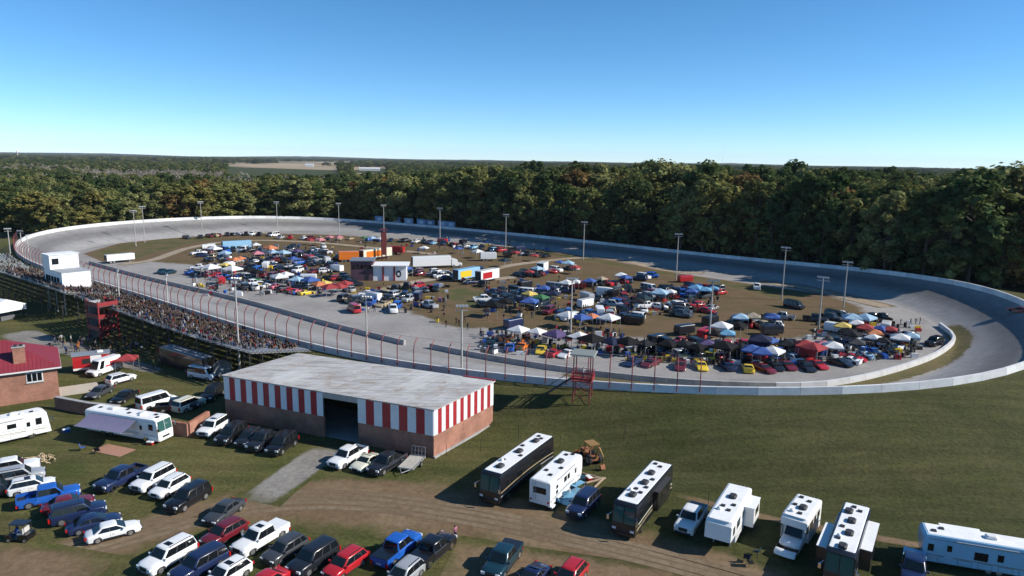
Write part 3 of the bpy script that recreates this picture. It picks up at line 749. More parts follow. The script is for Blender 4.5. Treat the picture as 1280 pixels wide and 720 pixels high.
# kind: L, W, wheelbase, wheel radius, top line (rear to front), cabin, side panes
def top_sedan(L, hd=.76, dk=.92): return [(-L / 2, .52), (-L / 2 + .02, .8), (-L / 2 + .14, dk), (-L / 2 + .9, dk + .06), (.95, .95), (L / 2 - .5, hd + .06), (L / 2 - .1, hd - .08), (L / 2, .52)]
def top_suv(L, hd=.98, bl=1.08): return [(-L / 2, .5), (-L / 2 + .02, .95), (-L / 2 + .06, bl), (.9, bl), (1.0, hd + .08), (L / 2 - .35, hd), (L / 2 - .06, hd - .14), (L / 2, .55)]
SPEC = {
    'sedan': dict(L=4.9, W=1.84, wb=2.8, r=.33, top=top_sedan(4.9), cab=((-1.75, 1.15), (-1.05, .3), .96, 1.45), panes=((.12, .47), (.52, .93))),
    'coupe': dict(L=4.6, W=1.84, wb=2.7, r=.33, top=top_sedan(4.6, .76, .9), cab=((-1.6, 1.0), (-.8, .15), .93, 1.36), panes=((.2, .42), (.46, .93))),
    'crossover': dict(L=4.6, W=1.86, wb=2.68, r=.36, top=top_suv(4.6, 1.0, 1.06), cab=((-2.2, 1.2), (-1.7, .42), 1.03, 1.66), panes=((.06, .26), (.29, .56), (.6, .94))),
    'suv': dict(L=5.15, W=2.0, wb=2.95, r=.4, top=top_suv(5.15, 1.13, 1.18), cab=((-2.48, 1.3), (-2.2, .62), 1.15, 1.9), panes=((.04, .3), (.33, .6), (.63, .94))),
    'pickup': dict(L=5.85, W=2.0, wb=3.65, r=.4, top=[(-2.925, .5), (-2.9, .74), (-2.86, .78), (-1.12, .78), (-1.1, 1.12), (1.15, 1.12), (1.25, 1.15), (2.6, 1.12), (2.87, 1.0), (2.925, .55)], cab=((-1.12, 1.4), (-.95, .72), 1.13, 1.9), panes=((.05, .44), (.5, .93)), bed=(-2.9, -1.14, 1.15)),
    'minivan': dict(L=5.1, W=1.98, wb=3.05, r=.35, top=top_suv(5.1, .95, 1.05), cab=((-2.46, 1.9), (-2.2, .9), 1.02, 1.78), panes=((.05, .28), (.31, .6), (.64, .9))),
    'van': dict(L=5.7, W=2.02, wb=3.5, r=.38, top=top_suv(5.7, 1.08, 1.1), cab=((-2.8, 2.05), (-2.68, 1.35), 1.1, 2.12), panes=((.03, .32), (.35, .64), (.68, .92))),
    'cargovan': dict(L=6.0, W=2.05, wb=3.7, r=.38, top=top_suv(6.0, 1.1, 1.12), cab=((-2.95, 2.25), (-2.9, 1.5), 1.12, 2.65), panes=((.76, .93),)),
    'racecar': dict(L=4.9, W=1.96, wb=2.75, r=.35, top=[(-2.45, .35), (-2.44, .86), (-2.36, .93), (-1.2, .92), (.9, .8), (1.9, .62), (2.4, .42), (2.45, .28)], cab=((-1.55, .95), (-.75, .1), .9, 1.26), panes=((.2, .45), (.5, .9)), zb=.16),
}
PROTO = {}
def proto(kind):
    if kind in PROTO: return PROTO[kind]
    s = SPEC[kind]; L, W = s['L'], s['W']; b, t, zb, H = s['cab']
    C = Cabin(W, H, zb, b, t); bm_ = body_mesh(L, W, s['top'], s['wb'], s['r'], s.get('zb', .27))
    off = len(bm_.v); bm_.v += C.m.v; bm_.f += [tuple(i + off for i in f) for f in C.m.f]; bm_.m += C.m.m
    if 'bed' in s:
        x0, x1, z1 = s['bed']
        for sg in (-1, 1): bm_.box(x0, x1, min(sg * W / 2 * .985, sg * (W / 2 - .12)), max(sg * W / 2 * .985, sg * (W / 2 - .12)), .7, z1)
        bm_.box(x0 - .02, x0 + .06, -W / 2 + .14, W / 2 - .14, .7, z1 - .02)
    if kind == 'racecar':
        bm_.box(-2.44, -2.40, -.86, .86, .9, 1.14)
    P = dict(body=bm_.mesh('body', [None], 48), windshield=C.end(1).mesh('windshield', [M_WSH]), rear=C.end(0, .84).mesh('rear_window', [M_GLASS]),
             side=[C.side(sg, *u).mesh('side_window', [M_GLASS]) for sg in (-1, 1) for u in s['panes']])
    P['band'] = []
    if len(s['panes']) > 1:
        for sg in (-1, 1):
            q = [C.pt(s['panes'][0][0], sg, .05), C.pt(s['panes'][-1][1], sg, .05), C.pt(s['panes'][-1][1], sg, .94), C.pt(s['panes'][0][0], sg, .94)]; P['band'].append(MB().slab(q, .006).mesh('window_trim', [M_DARK]))
    P['rocker'] = []; xr = s['wb'] / 2 - s['r'] - .1
    for sg in (-1, 1):
        y = sg * W / 2; P['rocker'].append(MB().box(-xr, xr, min(y, y + sg * .012), max(y, y + sg * .012), .27, .42).mesh('rocker_trim', [M_DARK]))
    P['seam'] = []
    for sg in (-1, 1):
        m = MB(); y = sg * W / 2
        for x in ([C.pt((s['panes'][i][1] + s['panes'][i + 1][0]) / 2, sg, 0).x for i in range(len(s['panes']) - 1)] + [b[1] - .05]):
            m.box(x - .011, x + .011, min(y, y + sg * .004), max(y, y + sg * .004), .44, zb - .16)
        for x in [C.pt(u[0] + .06, sg, 0).x for u in s['panes'][-2:]]: m.box(x - .08, x + .08, min(y, y + sg * .02), max(y, y + sg * .02), zb - .3, zb - .26)
        P['seam'].append(m.mesh('door_trim', [M_DARK]))
    m = MB(); m.box(-L / 2 - .03, -L / 2 - .005, -.26, .26, .55, .68); P['plate'] = m.mesh('number_plate', [mat('plate_white', (.6, .62, .64), .5)])
    allp = MB()
    for p in [C.end(1), C.end(0)] + [C.side(sg, *u) for sg in (-1, 1) for u in s['panes']]:
        o_ = len(allp.v); allp.v += p.v; allp.f += [tuple(i + o_ for i in f) for f in p.f]; allp.m += p.m
    P['allglass'] = allp.mesh('windows', [M_GLASS])
    zf = s['top'][-2][1] - .06; zr = s['top'][1][1]
    big = kind in ('suv', 'pickup', 'van', 'cargovan')
    hl = []
    for sg in (-1, 1):
        m = MB(); y = sg * (W / 2 - .3); m.box(L / 2 - .16, L / 2 - .02, y - .2, y + .2, zf - (.2 if big else .12), zf + (.02 if big else .0)); hl.append(m.mesh('headlight', [M_HEAD]))
        
    P['head'] = hl; tl = []
    for sg in (-1, 1):
        m = MB(); y = sg * (W / 2 - .16)
        m.box(-L / 2 - .02, -L / 2 + .12, y - .11, y + .11, zr - (.4 if big else .16), zr + .06); tl.append(m.mesh('tail_light', [M_TAIL]))
    P['tail'] = tl
    m = MB(); m.box(L / 2 - .1, L / 2 + .0, -W / 2 + .55, W / 2 - .55, zf - (.36 if big else .26), zf + .0); P['grille'] = m.mesh('grille', [M_DARK])
    m = MB(); m.box(L / 2 - .2, L / 2 + .05, -W / 2 + .2, W / 2 - .2, .34, .52 if big else .44); P['bumper'] = m.mesh('bumper', [M_DARK])
    mm = []
    for sg in (-1, 1):
        m = MB(); y = sg * (W / 2 + .1); x = lerp(b[1], t[1], .2) - .12; m.box(x - .07, x + .07, y - .1, y + .1, zb + .02, zb + .18); m.box(x - .02, x + .04, min(y, sg * W / 2 * .94), max(y, sg * W / 2 * .94), zb + .03, zb + .08); mm.append(m.mesh('mirror', [None]))
    P['mirror'] = mm
    rk = []
    if kind in ('suv', 'crossover', 'minivan'):
        for sg in (-1, 1):
            m = MB(); y = sg * (C.h1 - .1); m.box(t[0] + .2, t[1] - .35, y - .025, y + .025, H + .05, H + .09)
            for x in (t[0] + .25, t[1] - .45): m.box(x, x + .08, y - .02, y + .02, H - .03, H + .05)
            rk.append(m.mesh('roof_rail', [M_DARK]))
    P['rail'] = rk
    m = MB(); xs = t[1] - .45; m.box(xs - .55, xs, -.4, .4, H + .004, H + .028); P['sunroof'] = m.mesh('sunroof', [M_GLASS])
    if 'bed' in s:
        m = MB(); m.box(s['bed'][0] + .07, s['bed'][1], -W / 2 + .13, W / 2 - .13, .79, .81); P['bedliner'] = m.mesh('bed_liner', [M_DARK])
        m = MB(); m.box(s['bed'][0] + .0, s['bed'][1] + .02, -W / 2 + .06, W / 2 - .06, s['bed'][2] + .003, s['bed'][2] + .04); P['cover'] = m.mesh('bed_cover', [None])
    PROTO[kind] = P; return P
NAMES = dict(sedan='sedan', coupe='coupe', crossover='crossover', suv='sport_utility_vehicle', pickup='pickup_truck', minivan='minivan', van='passenger_van', cargovan='cargo_van', racecar='race_car')
CATS = dict(sedan='car', coupe='car', crossover='car', suv='car', pickup='pickup truck', minivan='van', van='van', cargovan='van', racecar='race car')
def vehicle(kind, colour, loc, rz, label, group=None, near=True, roof=None, sunroof=False, cover=None, wheelmat=None):
    s = SPEC[kind]; P = proto(kind); pm = paint(colour)
    t = thing(NAMES[kind], label, CATS[kind], loc, rz, group)
    ob('body', P['body'], t, [pm])
    rm = wheelmat
    for sx in (-1, 1):
        for sy in (-1, 1): wheel(t, sx * s['wb'] / 2, sy * (s['W'] / 2 - .12), s['r'], .23, rm, near)
    if not near:
        ob('windshield', P['windshield'], t); ob('rear_window', P['rear'], t)
        for q in P['side']: ob('side_window', q, t)
        return t
    for q in P['band']: ob('window_trim', q, t)
    for q in P['rocker']: ob('rocker_trim', q, t)
    for q in P['seam']: ob('door_trim', q, t)
    ob('number_plate', P['plate'], t)
    ob('windshield', P['windshield'], t); ob('rear_window', P['rear'], t)
    for q in P['side']: ob('side_window', q, t)
    for q in P['head']: ob('headlight', q, t)
    for q in P['tail']: ob('tail_light', q, t)
    ob('grille', P['grille'], t); ob('bumper', P['bumper'], t)
    for q in P['mirror']: ob('mirror', q, t, [pm])
    for q in P['rail']: ob('roof_rail', q, t)
    if sunroof: ob('sunroof', P['sunroof'], t)
    if 'bedliner' in P: ob('bed_liner', P['bedliner'], t)
    if cover and 'cover' in P: ob('bed_cover', P['cover'], t, [paint(cover)])
    return t
def fr(front, rear, up=0.0):
    """centre and heading from the ground pixels under the front and the rear of a vehicle"""
    a, b_ = G(*front, up), G(*rear, up); c = (a + b_) / 2; c.z = gh(c.x, c.y)
    return c, math.atan2(a.y - b_.y, a.x - b_.x)
def car2(kind, colour, f, r, label, **kw):
    c, rz = fr(f, r); return vehicle(kind, colour, c, rz, label, **kw)
# headings of the rows, from the clearest cars
_, hA = fr((178, 660), (115, 676)); _, hC = fr((300, 690), (352, 660)); _, hB = fr((170, 612), (222, 585)); _, hD = fr((245, 552), (290, 525)); _, hE = fr((412, 588), (458, 562)); _, hT = fr((571, 668), (527, 706))
def park(kind, colour, px, py, rz, label, **kw): return vehicle(kind, colour, G(px, py), rz + rnd.uniform(-.03, .03), label, **kw)
# row beside the golf cart (noses away from the lane)
park('pickup', 'white', 14, 592, hA, 'white crew cab pickup at the top of the tight row beside the dead brush', cover='grey')
park('suv', 'silver', 24, 603, hA, 'silver sport utility vehicle beside the white pickup in the tight row')
park('crossover', 'white', 40, 614, hA, 'white crossover next to the bright blue pickup', sunroof=True)
park('pickup', 'blue', 62, 627, hA, 'bright blue pickup with dark bed in the tight row')
park('sedan', 'maroon', 86, 636, hA, 'dark red sedan between blue pickup and navy cars', sunroof=False)
park('suv', 'navy', 98, 648, hA, 'dark navy sport utility vehicle next to the dark red sedan')
park('sedan', 'navy', 118, 660, hA, 'navy blue sedan squeezed next to the white sedan')
park('sedan', 'white', 142, 670, hA, 'white sedan with dark rear glass at the end of the tight row')
park('suv', 'charcoal', -8, 620, hA, 'charcoal sport utility vehicle partly hidden behind silver one')
# middle row, noses to the lane
park('pickup', 'navy', 152, 604, hB, 'large dark navy pickup at the head of the middle row', wheelmat=M_CHROME)
park('suv', 'white', 192, 606, hB, 'white sport utility vehicle beside the large navy pickup')
park('crossover', 'white', 213, 615, hB, 'white crossover beside the black wagon', sunroof=False)
park('suv', 'black', 236, 630, hB, 'long black sport utility vehicle at the grass edge')
park('sedan', 'grey', 281, 645, hB, 'dark grey sedan alone by the end of the gravel drive')
# lower row
park('suv', 'white', 211, 704, hC, 'big white sport utility vehicle with open sunroof on the dirt', sunroof=True)
park('crossover', 'maroon', 281, 674, hC, 'dark red crossover between the two large white trucks')
park('pickup', 'white', 326, 680, hC, 'white crew cab pickup with sunroof beside dark red crossover', sunroof=True, cover='white')
park('crossover', 'grey', 357, 695, hC, 'grey crossover beside the white crew cab pickup')
park('suv', 'charcoal', 392, 707, hC, 'charcoal sport utility vehicle with bright trim beside the maroon wagon')
park('crossover', 'red', 432, 713, hC, 'bright red crossover next to the blue pickup')
park('suv', 'navy', 250, 715, hC, 'dark blue sport utility vehicle behind the white crossover')
park('crossover', 'white', 284, 727, hC, 'white crossover with panoramic roof by the picture edge', sunroof=True)
park('sedan', 'red', 330, 738, hC, 'red car with only its roof showing')
park('pickup', 'blue', 497, 693, hT, 'deep blue pickup parked tail towards the red crossover', cover='black')
park('pickup', 'black', 541, 695, hT, 'black pickup with covered bed on the dirt lane', cover='black', wheelmat=M_CHROME)
park('crossover', 'silver', 505, 727, hC, 'silver crossover behind the black pickup')
park('pickup', 'teal', 628, 708, hC + .1, 'dark teal crew cab pickup by the dirt lane', cover='charcoal')
park('coupe', 'navy', 664, 730, hC, 'small navy coupe beside the bright red car')
park('crossover', 'red', 712, 729, hC, 'bright red small car with clean shiny roof')
# in front of the striped building
park('suv', 'white', 267, 540, hD, 'long white sport utility vehicle by the low brick wall', sunroof=True)
park('suv', 'black', 290, 549, hD, 'black sport utility vehicle next to the long white one')
park('crossover', 'charcoal', 312, 553, hD, 'charcoal crossover in the shade of the striped building')
park('pickup', 'charcoal', 330, 556, hD, 'charcoal pickup in the shade of the striped building')
park('suv', 'black', 353, 562, hD, 'black sport utility vehicle with silver side trim by gravel drive')
park('pickup', 'white', 435, 577, hE, 'white pickup with open dark bed in front of the striped building')
park('coupe', 'cream', 458, 583, hE, 'cream coupe beside the white open bed pickup')
park('pickup', 'charcoal', 484, 585, hE, 'charcoal pickup beside the flat utility trailer')
# by the brick house and concession
cv = car2('cargovan', 'white', (108, 474), (152, 459), 'white cargo van with red swoosh logo beside red concession trailer')
m = MB(); m.box(-2.2, .6, .985, 1.03, 1.35, 1.6); m.box(-2.4, -.4, .985, 1.03, 1.75, 2.1); ob('logo', m.mesh('logo', [mat('logo_red', (.5, .03, .03), .5)]), cv)
car2('crossover', 'white', (166, 474), (136, 482), 'white wagon on the grass below the white cargo van')
car2('sedan', 'grey', (112, 501), (138, 488), 'grey sedan on the grass by the dark retaining wall')
car2('sedan', 'black', (142, 508), (170, 493), 'black sedan behind the white passenger van')
car2('van', 'white', (220, 500), (170, 515), 'long white passenger van above the low brick wall')
car2('van', 'white', (272, 476), (238, 470), 'white passenger van parked behind the packed grandstand')
car2('suv', 'cream', (246, 507), (226, 515), 'boxy cream vehicle with square rear windows above the brick wall')
car2('pickup', 'black', (232, 512), (212, 514), 'black pickup between the white van and boxy cream vehicle')
car2('suv', 'black', (256, 505), (276, 490), 'black sport utility vehicle against the striped building corner')
# among the motorhomes
car2('pickup', 'white', (852, 672), (874, 640), 'white and blue pickup between coach and travel trailer', cover='black')
car2('suv', 'navy', (715, 652), (742, 625), 'navy sport utility vehicle in the shadow of the black coach')
car2('pickup', 'navy', (1140, 735), (1142, 704), 'navy pickup with pale blue bed cover beside the long blue shaded travel trailer', cover='lightblue')

# golf cart with driver's blue jacket on the seat handled by the people part
g = G(26, 675)
t = thing('golf_cart', 'black golf cart with flat dark roof at the dirt lane', 'golf cart', g, hA + 2.5)
m = MB(); m.rings([[(x, -.58, z) for x, z in ((-1.15, .3), (1.15, .3), (1.2, .6), (.8, .78), (.35, .4), (-.1, .4), (-.12, .8), (-1.1, .85))], [(x, .58, z) for x, z in ((-1.15, .3), (1.15, .3), (1.2, .6), (.8, .78), (.35, .4), (-.1, .4), (-.12, .8), (-1.1, .85))]]); ob('body', m.mesh('body', [paint('black')]), t)
m = MB(); m.rings([loop8(-.95, .75, .58, 1.82, .12), loop8(-.85, .65, .5, 1.9, .12)]); ob('canopy', m.mesh('canopy', [paint('charcoal')]), t)
for sx in (-.85, .62):
    for sy in (-.5, .5):
        m = MB(); m.tube((sx, sy, .6), (sx * .9, sy, 1.83), .025, n=6); ob('post', m.mesh('post', [M_DARK]), t)
m = MB(); m.box(-.55, -.05, -.5, .5, .8, .92); m.box(-.62, -.5, -.5, .5, .9, 1.35); ob('seat', m.mesh('seat', [mat('seat_vinyl', (.5, .48, .44), .6)]), t)
for sx in (-.78, .8):
    for sy in (-.52, .52): wheel(t, sx, sy, .23, .2)
# flat utility trailer
c, rz = fr((498, 600), (530, 568))
t = thing('utility_trailer', 'empty flat utility trailer with weathered plank deck and rear ramp', 'trailer', c, rz)
for k in range(7):
    m = MB(); y = -.9 + k * .26; m.box(-1.9, 1.8, y, y + .245, .55, .59); ob('plank', m.mesh('plank', [mat('grey_planks', (.42, .39, .35), .85, var=.2)]), t)
m = MB(); m.box(-1.95, 1.85, -1.0, -.92, .48, .66); m.box(-1.95, 1.85, .92, 1.0, .48, .66); m.box(1.85, 1.93, -1, 1, .48, .66); m.box(-2.02, -1.95, -1, 1, .48, .66)
m.tube((1.9, -.7, .55), (3.0, 0, .5), .05); m.tube((1.9, .7, .55), (3.0, 0, .5), .05); ob('frame', m.mesh('frame', [M_STEEL]), t)
m = MB()
for y in (-.9, -.45, 0, .45, .9): m.tube((-2.0, y, .6), (-2.15, y, 1.75), .03, n=5)
for z in (.7, 1.2, 1.75): m.tube((-2.0 - .13 * (z - .6), -.9, z), (-2.0 - .13 * (z - .6), .9, z), .03, n=5)
ob('ramp', m.mesh('ramp', [M_STEEL]), t)
for sy in (-1.1, 1.1): wheel(t, -.3, sy, .33, .2)

# ================================================================== motorhomes and trailers
def prof_body(prof, W, r=.14, m=0):
    zmax = max(p[1] for p in prof); mb = MB(); loops = []
    for fy, ins in ((-1, r), (-1 + r * .6 / W, r * .35), (-1 + r * 2.6 / W, 0), (1 - r * 2.6 / W, 0), (1 - r * .6 / W, r * .35), (1, r)):
        loops.append([(x * (1 - ins * .25 / max(1, abs(x))), fy * W / 2, z - (ins if z > zmax - .6 else 0)) for x, z in prof])
    mb.rings(loops, m); return mb
def pbox(t, name, m, *a): return ob(name, MB().box(*a).mesh(name, [m]), t)
def ac_unit(t, x, y, z, m):
    mb = MB(); mb.rings([loop8(x - .48, x + .48, .36, z, .1), loop8(x - .48, x + .5, .36, z + .2, .12), loop8(x - .36, x + .4, .28, z + .3, .12)])
    for k in range(len(mb.v)): mb.v[k] = (mb.v[k][0], mb.v[k][1] + y, mb.v[k][2])
    ob('air_conditioner', mb.mesh('air_conditioner', [m]), t)
M_ACD = mat('dark_roof_unit', (.03, .03, .033), .6); M_ACW = mat('white_roof_unit', (.7, .7, .69), .5)
M_AWN = mat('awning_violet', (.17, .16, .25), .8, var=.1); M_AWNB = mat('awning_black', (.03, .03, .035), .8)
def rv(kind, L, loc, rz, label, side='white', H=3.5, W=2.5, acs=(), vents=(), acm=None, slides=(), stripes=None, doorside=-1, winl=None, winr=None, awning=None, roofm=None, lights=True):
    z0 = .42
    if kind == 'coach':
        prof = [(-L / 2, z0 + .1), (-L / 2 + .02, H - .1), (-L / 2 + .15, H), (L / 2 - .7, H), (L / 2 - .28, H - .22), (L / 2 - .05, 1.6), (L / 2, 1.1), (L / 2 - .02, z0)]
    elif kind == 'classc':
        prof = [(-L / 2, z0 + .1), (-L / 2, H), (L / 2 - 1.0, H), (L / 2 - .55, H - .25), (L / 2 - .5, 2.25), (L / 2 - 1.35, 2.12), (L / 2 - 1.6, z0)]
    elif kind == 'fifth':
        prof = [(-L / 2, z0 + .1), (-L / 2, H), (L / 2 - .5, H), (L / 2 - .1, H - .35), (L / 2, 1.5), (L / 2 - 2.1, 1.35), (L / 2 - 2.3, z0)]
    else:
        prof = [(-L / 2, z0 + .1), (-L / 2 - .03, H - .08), (-L / 2 + .06, H), (L / 2 - .25, H), (L / 2 - .02, H - .3), (L / 2 + .02, 1.6), (L / 2 - .25, z0)]
    sm_ = paint(side) if side != 'white' else M_WHITE
    nm = {'coach': 'motorhome', 'classc': 'motorhome', 'fifth': 'fifth_wheel_trailer', 'travel': 'travel_trailer', 'hauler': 'car_hauler_trailer', 'box': 'cargo_trailer'}[kind]
    t = thing(nm, label, 'motorhome' if nm == 'motorhome' else 'trailer', loc, rz)
    ob('body', prof_body(prof, W).mesh('body', [sm_], 35), t)
    mb = MB(); mb.rings([loop8(-L / 2 + .1, L / 2 - (.8 if kind in ('coach', 'classc') else .35), W / 2 - .16, H + .004, .12), loop8(-L / 2 + .16, L / 2 - (.86 if kind in ('coach', 'classc') else .4), W / 2 - .22, H + .035, .12)])
    ob('roof', mb.mesh('roof', [roofm or M_ROOFW]), t)
    for x, y in acs: ac_unit(t, x * L, y, H + .03, acm or M_ACW)
    for x, y in vents:
        mb = MB(); mb.box(x * L - .2, x * L + .2, y - .2, y + .2, H + .03, H + .14); ob('roof_vent', mb.mesh('roof_vent', [M_DARK]), t)
    if kind == 'coach':
        for sg in (-1, 1):
            q = [Vector((L / 2 - .03 - .0, sg * .05, 1.62)), Vector((L / 2 - .06, sg * (W / 2 - .12), 1.62)), Vector((L / 2 - .27, sg * (W / 2 - .16), H - .32)), Vector((L / 2 - .25, sg * .05, H - .32))]
            mb = MB(); mb.slab(q, .03); ob('windshield', mb.mesh('windshield', [mat('rv_windshield_reflection', (.035, .10, .09), .05, spec=.6)]), t)  # teal sky reflection is put into the glass colour
            pbox(t, 'headlight', M_HEAD, L / 2 - .12, L / 2 + .02, sg * .95 - .2, sg * .95 + .2, .85, 1.08)
            mb = MB(); mb.tube((L / 2 - .1, sg * (W / 2), 2.5), (L / 2 + .25, sg * (W / 2 + .28), 2.3), .03); mb.box(L / 2 + .18, L / 2 + .32, sg * (W / 2 + .28) - .12, sg * (W / 2 + .28) + .12, 1.85, 2.3); ob('mirror', mb.mesh('mirror', [M_CHROME]), t)
        pbox(t, 'grille', M_DARK, L / 2 - .1, L / 2 + .012, -.6, .6, .72, .98)
        pbox(t, 'bumper', sm_, L / 2 - .15, L / 2 + .07, -W / 2 + .12, W / 2 - .12, .4, .66)
    if kind == 'classc':
        mb = body_mesh(2.6, 2.0, [(-1.3, .6), (-1.3, 1.2), (-.3, 1.22), (.1, 1.15), (1.1, 1.0), (1.26, .85), (1.3, .55)], 5.0, .38, .35, pull=.2)
        o = ob('hood', mb.mesh('hood', [paint('white')], 40), t, loc=(L / 2 - .75, 0, 0)); o.scale = (1, 1, 1)
        q = [Vector((L / 2 - .55, -.82, 1.25)), Vector((L / 2 - .55, .82, 1.25)), Vector((L / 2 - 1.0, .74, 2.1)), Vector((L / 2 - 1.0, -.74, 2.1))]
        mb = MB(); mb.slab(q, .03); ob('windshield', mb.mesh('windshield', [M_WSH]), t)
        pbox(t, 'cab', paint('white'), L / 2 - 1.9, L / 2 - 1.02, -.98, .98, .5, 2.13)
        for sg in (-1, 1): pbox(t, 'headlight', M_HEAD, L / 2 + .38, L / 2 + .53, sg * .72 - .16, sg * .72 + .16, .72, .92)
        pbox(t, 'bumper', M_DARK, L / 2 + .4, L / 2 + .58, -.9, .9, .42, .56); wheel(t, L / 2 - .55, .86, .38, .24); wheel(t, L / 2 - .55, -.86, .38, .24)
    # windows: (x fraction, width, z0, z1)
    for sg, wl in ((1, winl), (-1, winr)):
        for (x, wd, a, b_) in (wl if wl is not None else ((-.3, 1.0, 1.9, 2.6), (-.08, .8, 1.9, 2.6), (.15, 1.3, 1.8, 2.6), (.36, .7, 1.8, 2.6))):
            y = sg * (W / 2); mb = MB(); mb.box(x * L - wd / 2, x * L + wd / 2, min(y, y + sg * .02), max(y, y + sg * .02), a, b_); w_ = ob('window', mb.mesh('window', [M_DARK]), t)
            mb = MB(); mb.box(x * L - wd / 2 + .05, x * L + wd / 2 - .05, min(y, y + sg * .032), max(y, y + sg * .032), a + .05, b_ - .05); ob('pane', mb.mesh('pane', [M_GLASS]), w_)
    y = doorside * W / 2; xd = .27 * L
    mb = MB(); mb.box(xd - .36, xd + .36, min(y, y + doorside * .025), max(y, y + doorside * .025), .55, 2.5); d = ob('door', mb.mesh('door', [sm_]), t)
    mb = MB(); mb.box(xd - .2, xd + .2, min(y, y + doorside * .04), max(y, y + doorside * .04), 1.7, 2.3); ob('pane', mb.mesh('pane', [M_GLASS]), d)
    if kind in ('travel', 'fifth', 'hauler', 'box'):
        mb = MB(); mb.box(-L / 2 - .05, -L / 2 - .02, -.75, .75, 1.75, 2.45); ob('window', mb.mesh('window', [M_GLASS]), t) if kind == 'travel' else None
        for x in (-.12 * L - .42, -.12 * L + .42):
            for sg in (-1, 1): wheel(t, x, sg * (W / 2 - .14), .36, .22)
        if kind == 'travel':
            mb = MB(); mb.tube((L / 2 - .3, -.8, .5), (L / 2 + 1.1, 0, .5), .06); mb.tube((L / 2 - .3, .8, .5), (L / 2 + 1.1, 0, .5), .06); ob('hitch', mb.mesh('hitch', [M_DARK]), t)
        if kind == 'fifth':
            for sg in (-.8, .8): pbox(t, 'landing_leg', M_STEEL, L / 2 - 2.2, L / 2 - 2.08, sg - .06, sg + .06, 0, 1.0)
        mb = MB(); mb.box(-L / 2 - .06, -L / 2, -W / 2 + .1, -W / 2 + .3, .8, 1.0); mb.box(-L / 2 - .06, -L / 2, W / 2 - .3, W / 2 - .1, .8, 1.0); ob('tail_light', mb.mesh('tail_light', [M_TAIL]), t)
    elif kind == 'coach':
        for x in (L / 2 - 2.2, -L / 2 + 3.0, -L / 2 + 4.2 if L > 11 else -L / 2 + 3.0):
            for sg in (-1, 1):
                if x != -L / 2 + 3.0 or L > 11 or sg: wheel(t, x, sg * (W / 2 - .13), .48, .28, M_CHROME)
            if L <= 11 and x == -L / 2 + 3.0: break
    else:
        for sg in (-1, 1): wheel(t, -.22 * L, sg * (W / 2 - .2), .38, .3)
    for (x0, x1, sg, dpt, a, b_) in slides:
        y = sg * W / 2; mb = MB(); mb.box(x0 * L, x1 * L, min(y, y + sg * dpt), max(y, y + sg * dpt), a, b_); s_ = ob('slide_out', mb.mesh('slide_out', [sm_]), t)
        mb = MB(); yy = y + sg * dpt; mb.box(lerp(x0, x1, .2) * L, lerp(x0, x1, .75) * L, min(yy, yy + sg * .02), max(yy, yy + sg * .02), lerp(a, b_, .45), lerp(a, b_, .82)); ob('pane', mb.mesh('pane', [M_GLASS]), s_)
        mb = MB(); mb.box(x0 * L - .05, x1 * L + .05, min(y, yy + sg * .05), max(y, yy + sg * .05), b_ + .004, b_ + .06); ob('topper', mb.mesh('topper', [M_ROOFW if side != 'black' else M_AWNB]), s_)
    for (z, hh, c) in (stripes or ()):
        for sg in (-1, 1):
            y = sg * W / 2; mb = MB(); xf = L / 2 - (2.6 if kind in ('fifth', 'classc') else .5)
            for k in range(6):
                xa, xb = lerp(-L / 2 + .1, xf, k / 6), lerp(-L / 2 + .1, xf, (k + 1) / 6); za, zb_ = z + .28 * math.sin(k * .55), z + .28 * math.sin((k + 1) * .55)
                mb.rings([[(xa, y, za), (xa, y, za + hh), (xa, y + sg * .008, za + hh), (xa, y + sg * .008, za)], [(xb, y, zb_), (xb, y, zb_ + hh), (xb, y + sg * .008, zb_ + hh), (xb, y + sg * .008, zb_)]])
            ob('stripe', mb.mesh('stripe', [paint(c)]), t)
    # locker doors low on the sides, ladder, dome
    M_LK = M_STEEL if side == 'white' else M_DARK
    for sg in (-1, 1):
        for k in range(5):
            x = lerp(-L * .38, L * (.1 if kind in ('fifth', 'classc') else .3), k / 4); y = sg * W / 2
            lk_ = ob('locker_door', MB().box(x - .55, x + .55, min(y, y + sg * .012), max(y, y + sg * .012), .56, 1.02).mesh('locker_door', [sm_]), t)
            ob('locker_edge', MB().box(x - .58, x + .58, min(y, y + sg * .006), max(y, y + sg * .006), .53, 1.05).mesh('locker_edge', [M_LK]), lk_)
    mb = MB()
    for yy in (.45, .8): mb.tube((-L / 2 - .08, yy, .9), (-L / 2 - .08, yy, H + .1), .02, n=5)
    for k in range(7): mb.tube((-L / 2 - .08, .45, 1.0 + k * .36), (-L / 2 - .08, .8, 1.0 + k * .36), .018, n=5)
    ob('ladder', mb.mesh('ladder', [M_STEEL]), t)
    if kind in ('coach', 'classc', 'fifth'):
        ob('satellite_dome', MB().rings([[(L * .22 + r_ * math.cos(k * math.pi / 5), -.55 + r_ * math.sin(k * math.pi / 5), H + z_) for k in range(10)] for r_, z_ in ((.26, .03), (.26, .14), (.17, .27), (.05, .31))]).mesh('satellite_dome', [M_ACW], 50), t)
    for z_ in (1.12, H - .42):
        for sg in (-1, 1):
            y = sg * W / 2; ob('trim_strip', MB().box(-L / 2 + .12, L / 2 - (2.4 if kind in ('fifth', 'classc') else .45), min(y, y + sg * .01), max(y, y + sg * .01), z_, z_ + .035).mesh('trim_strip', [M_LK]), t)
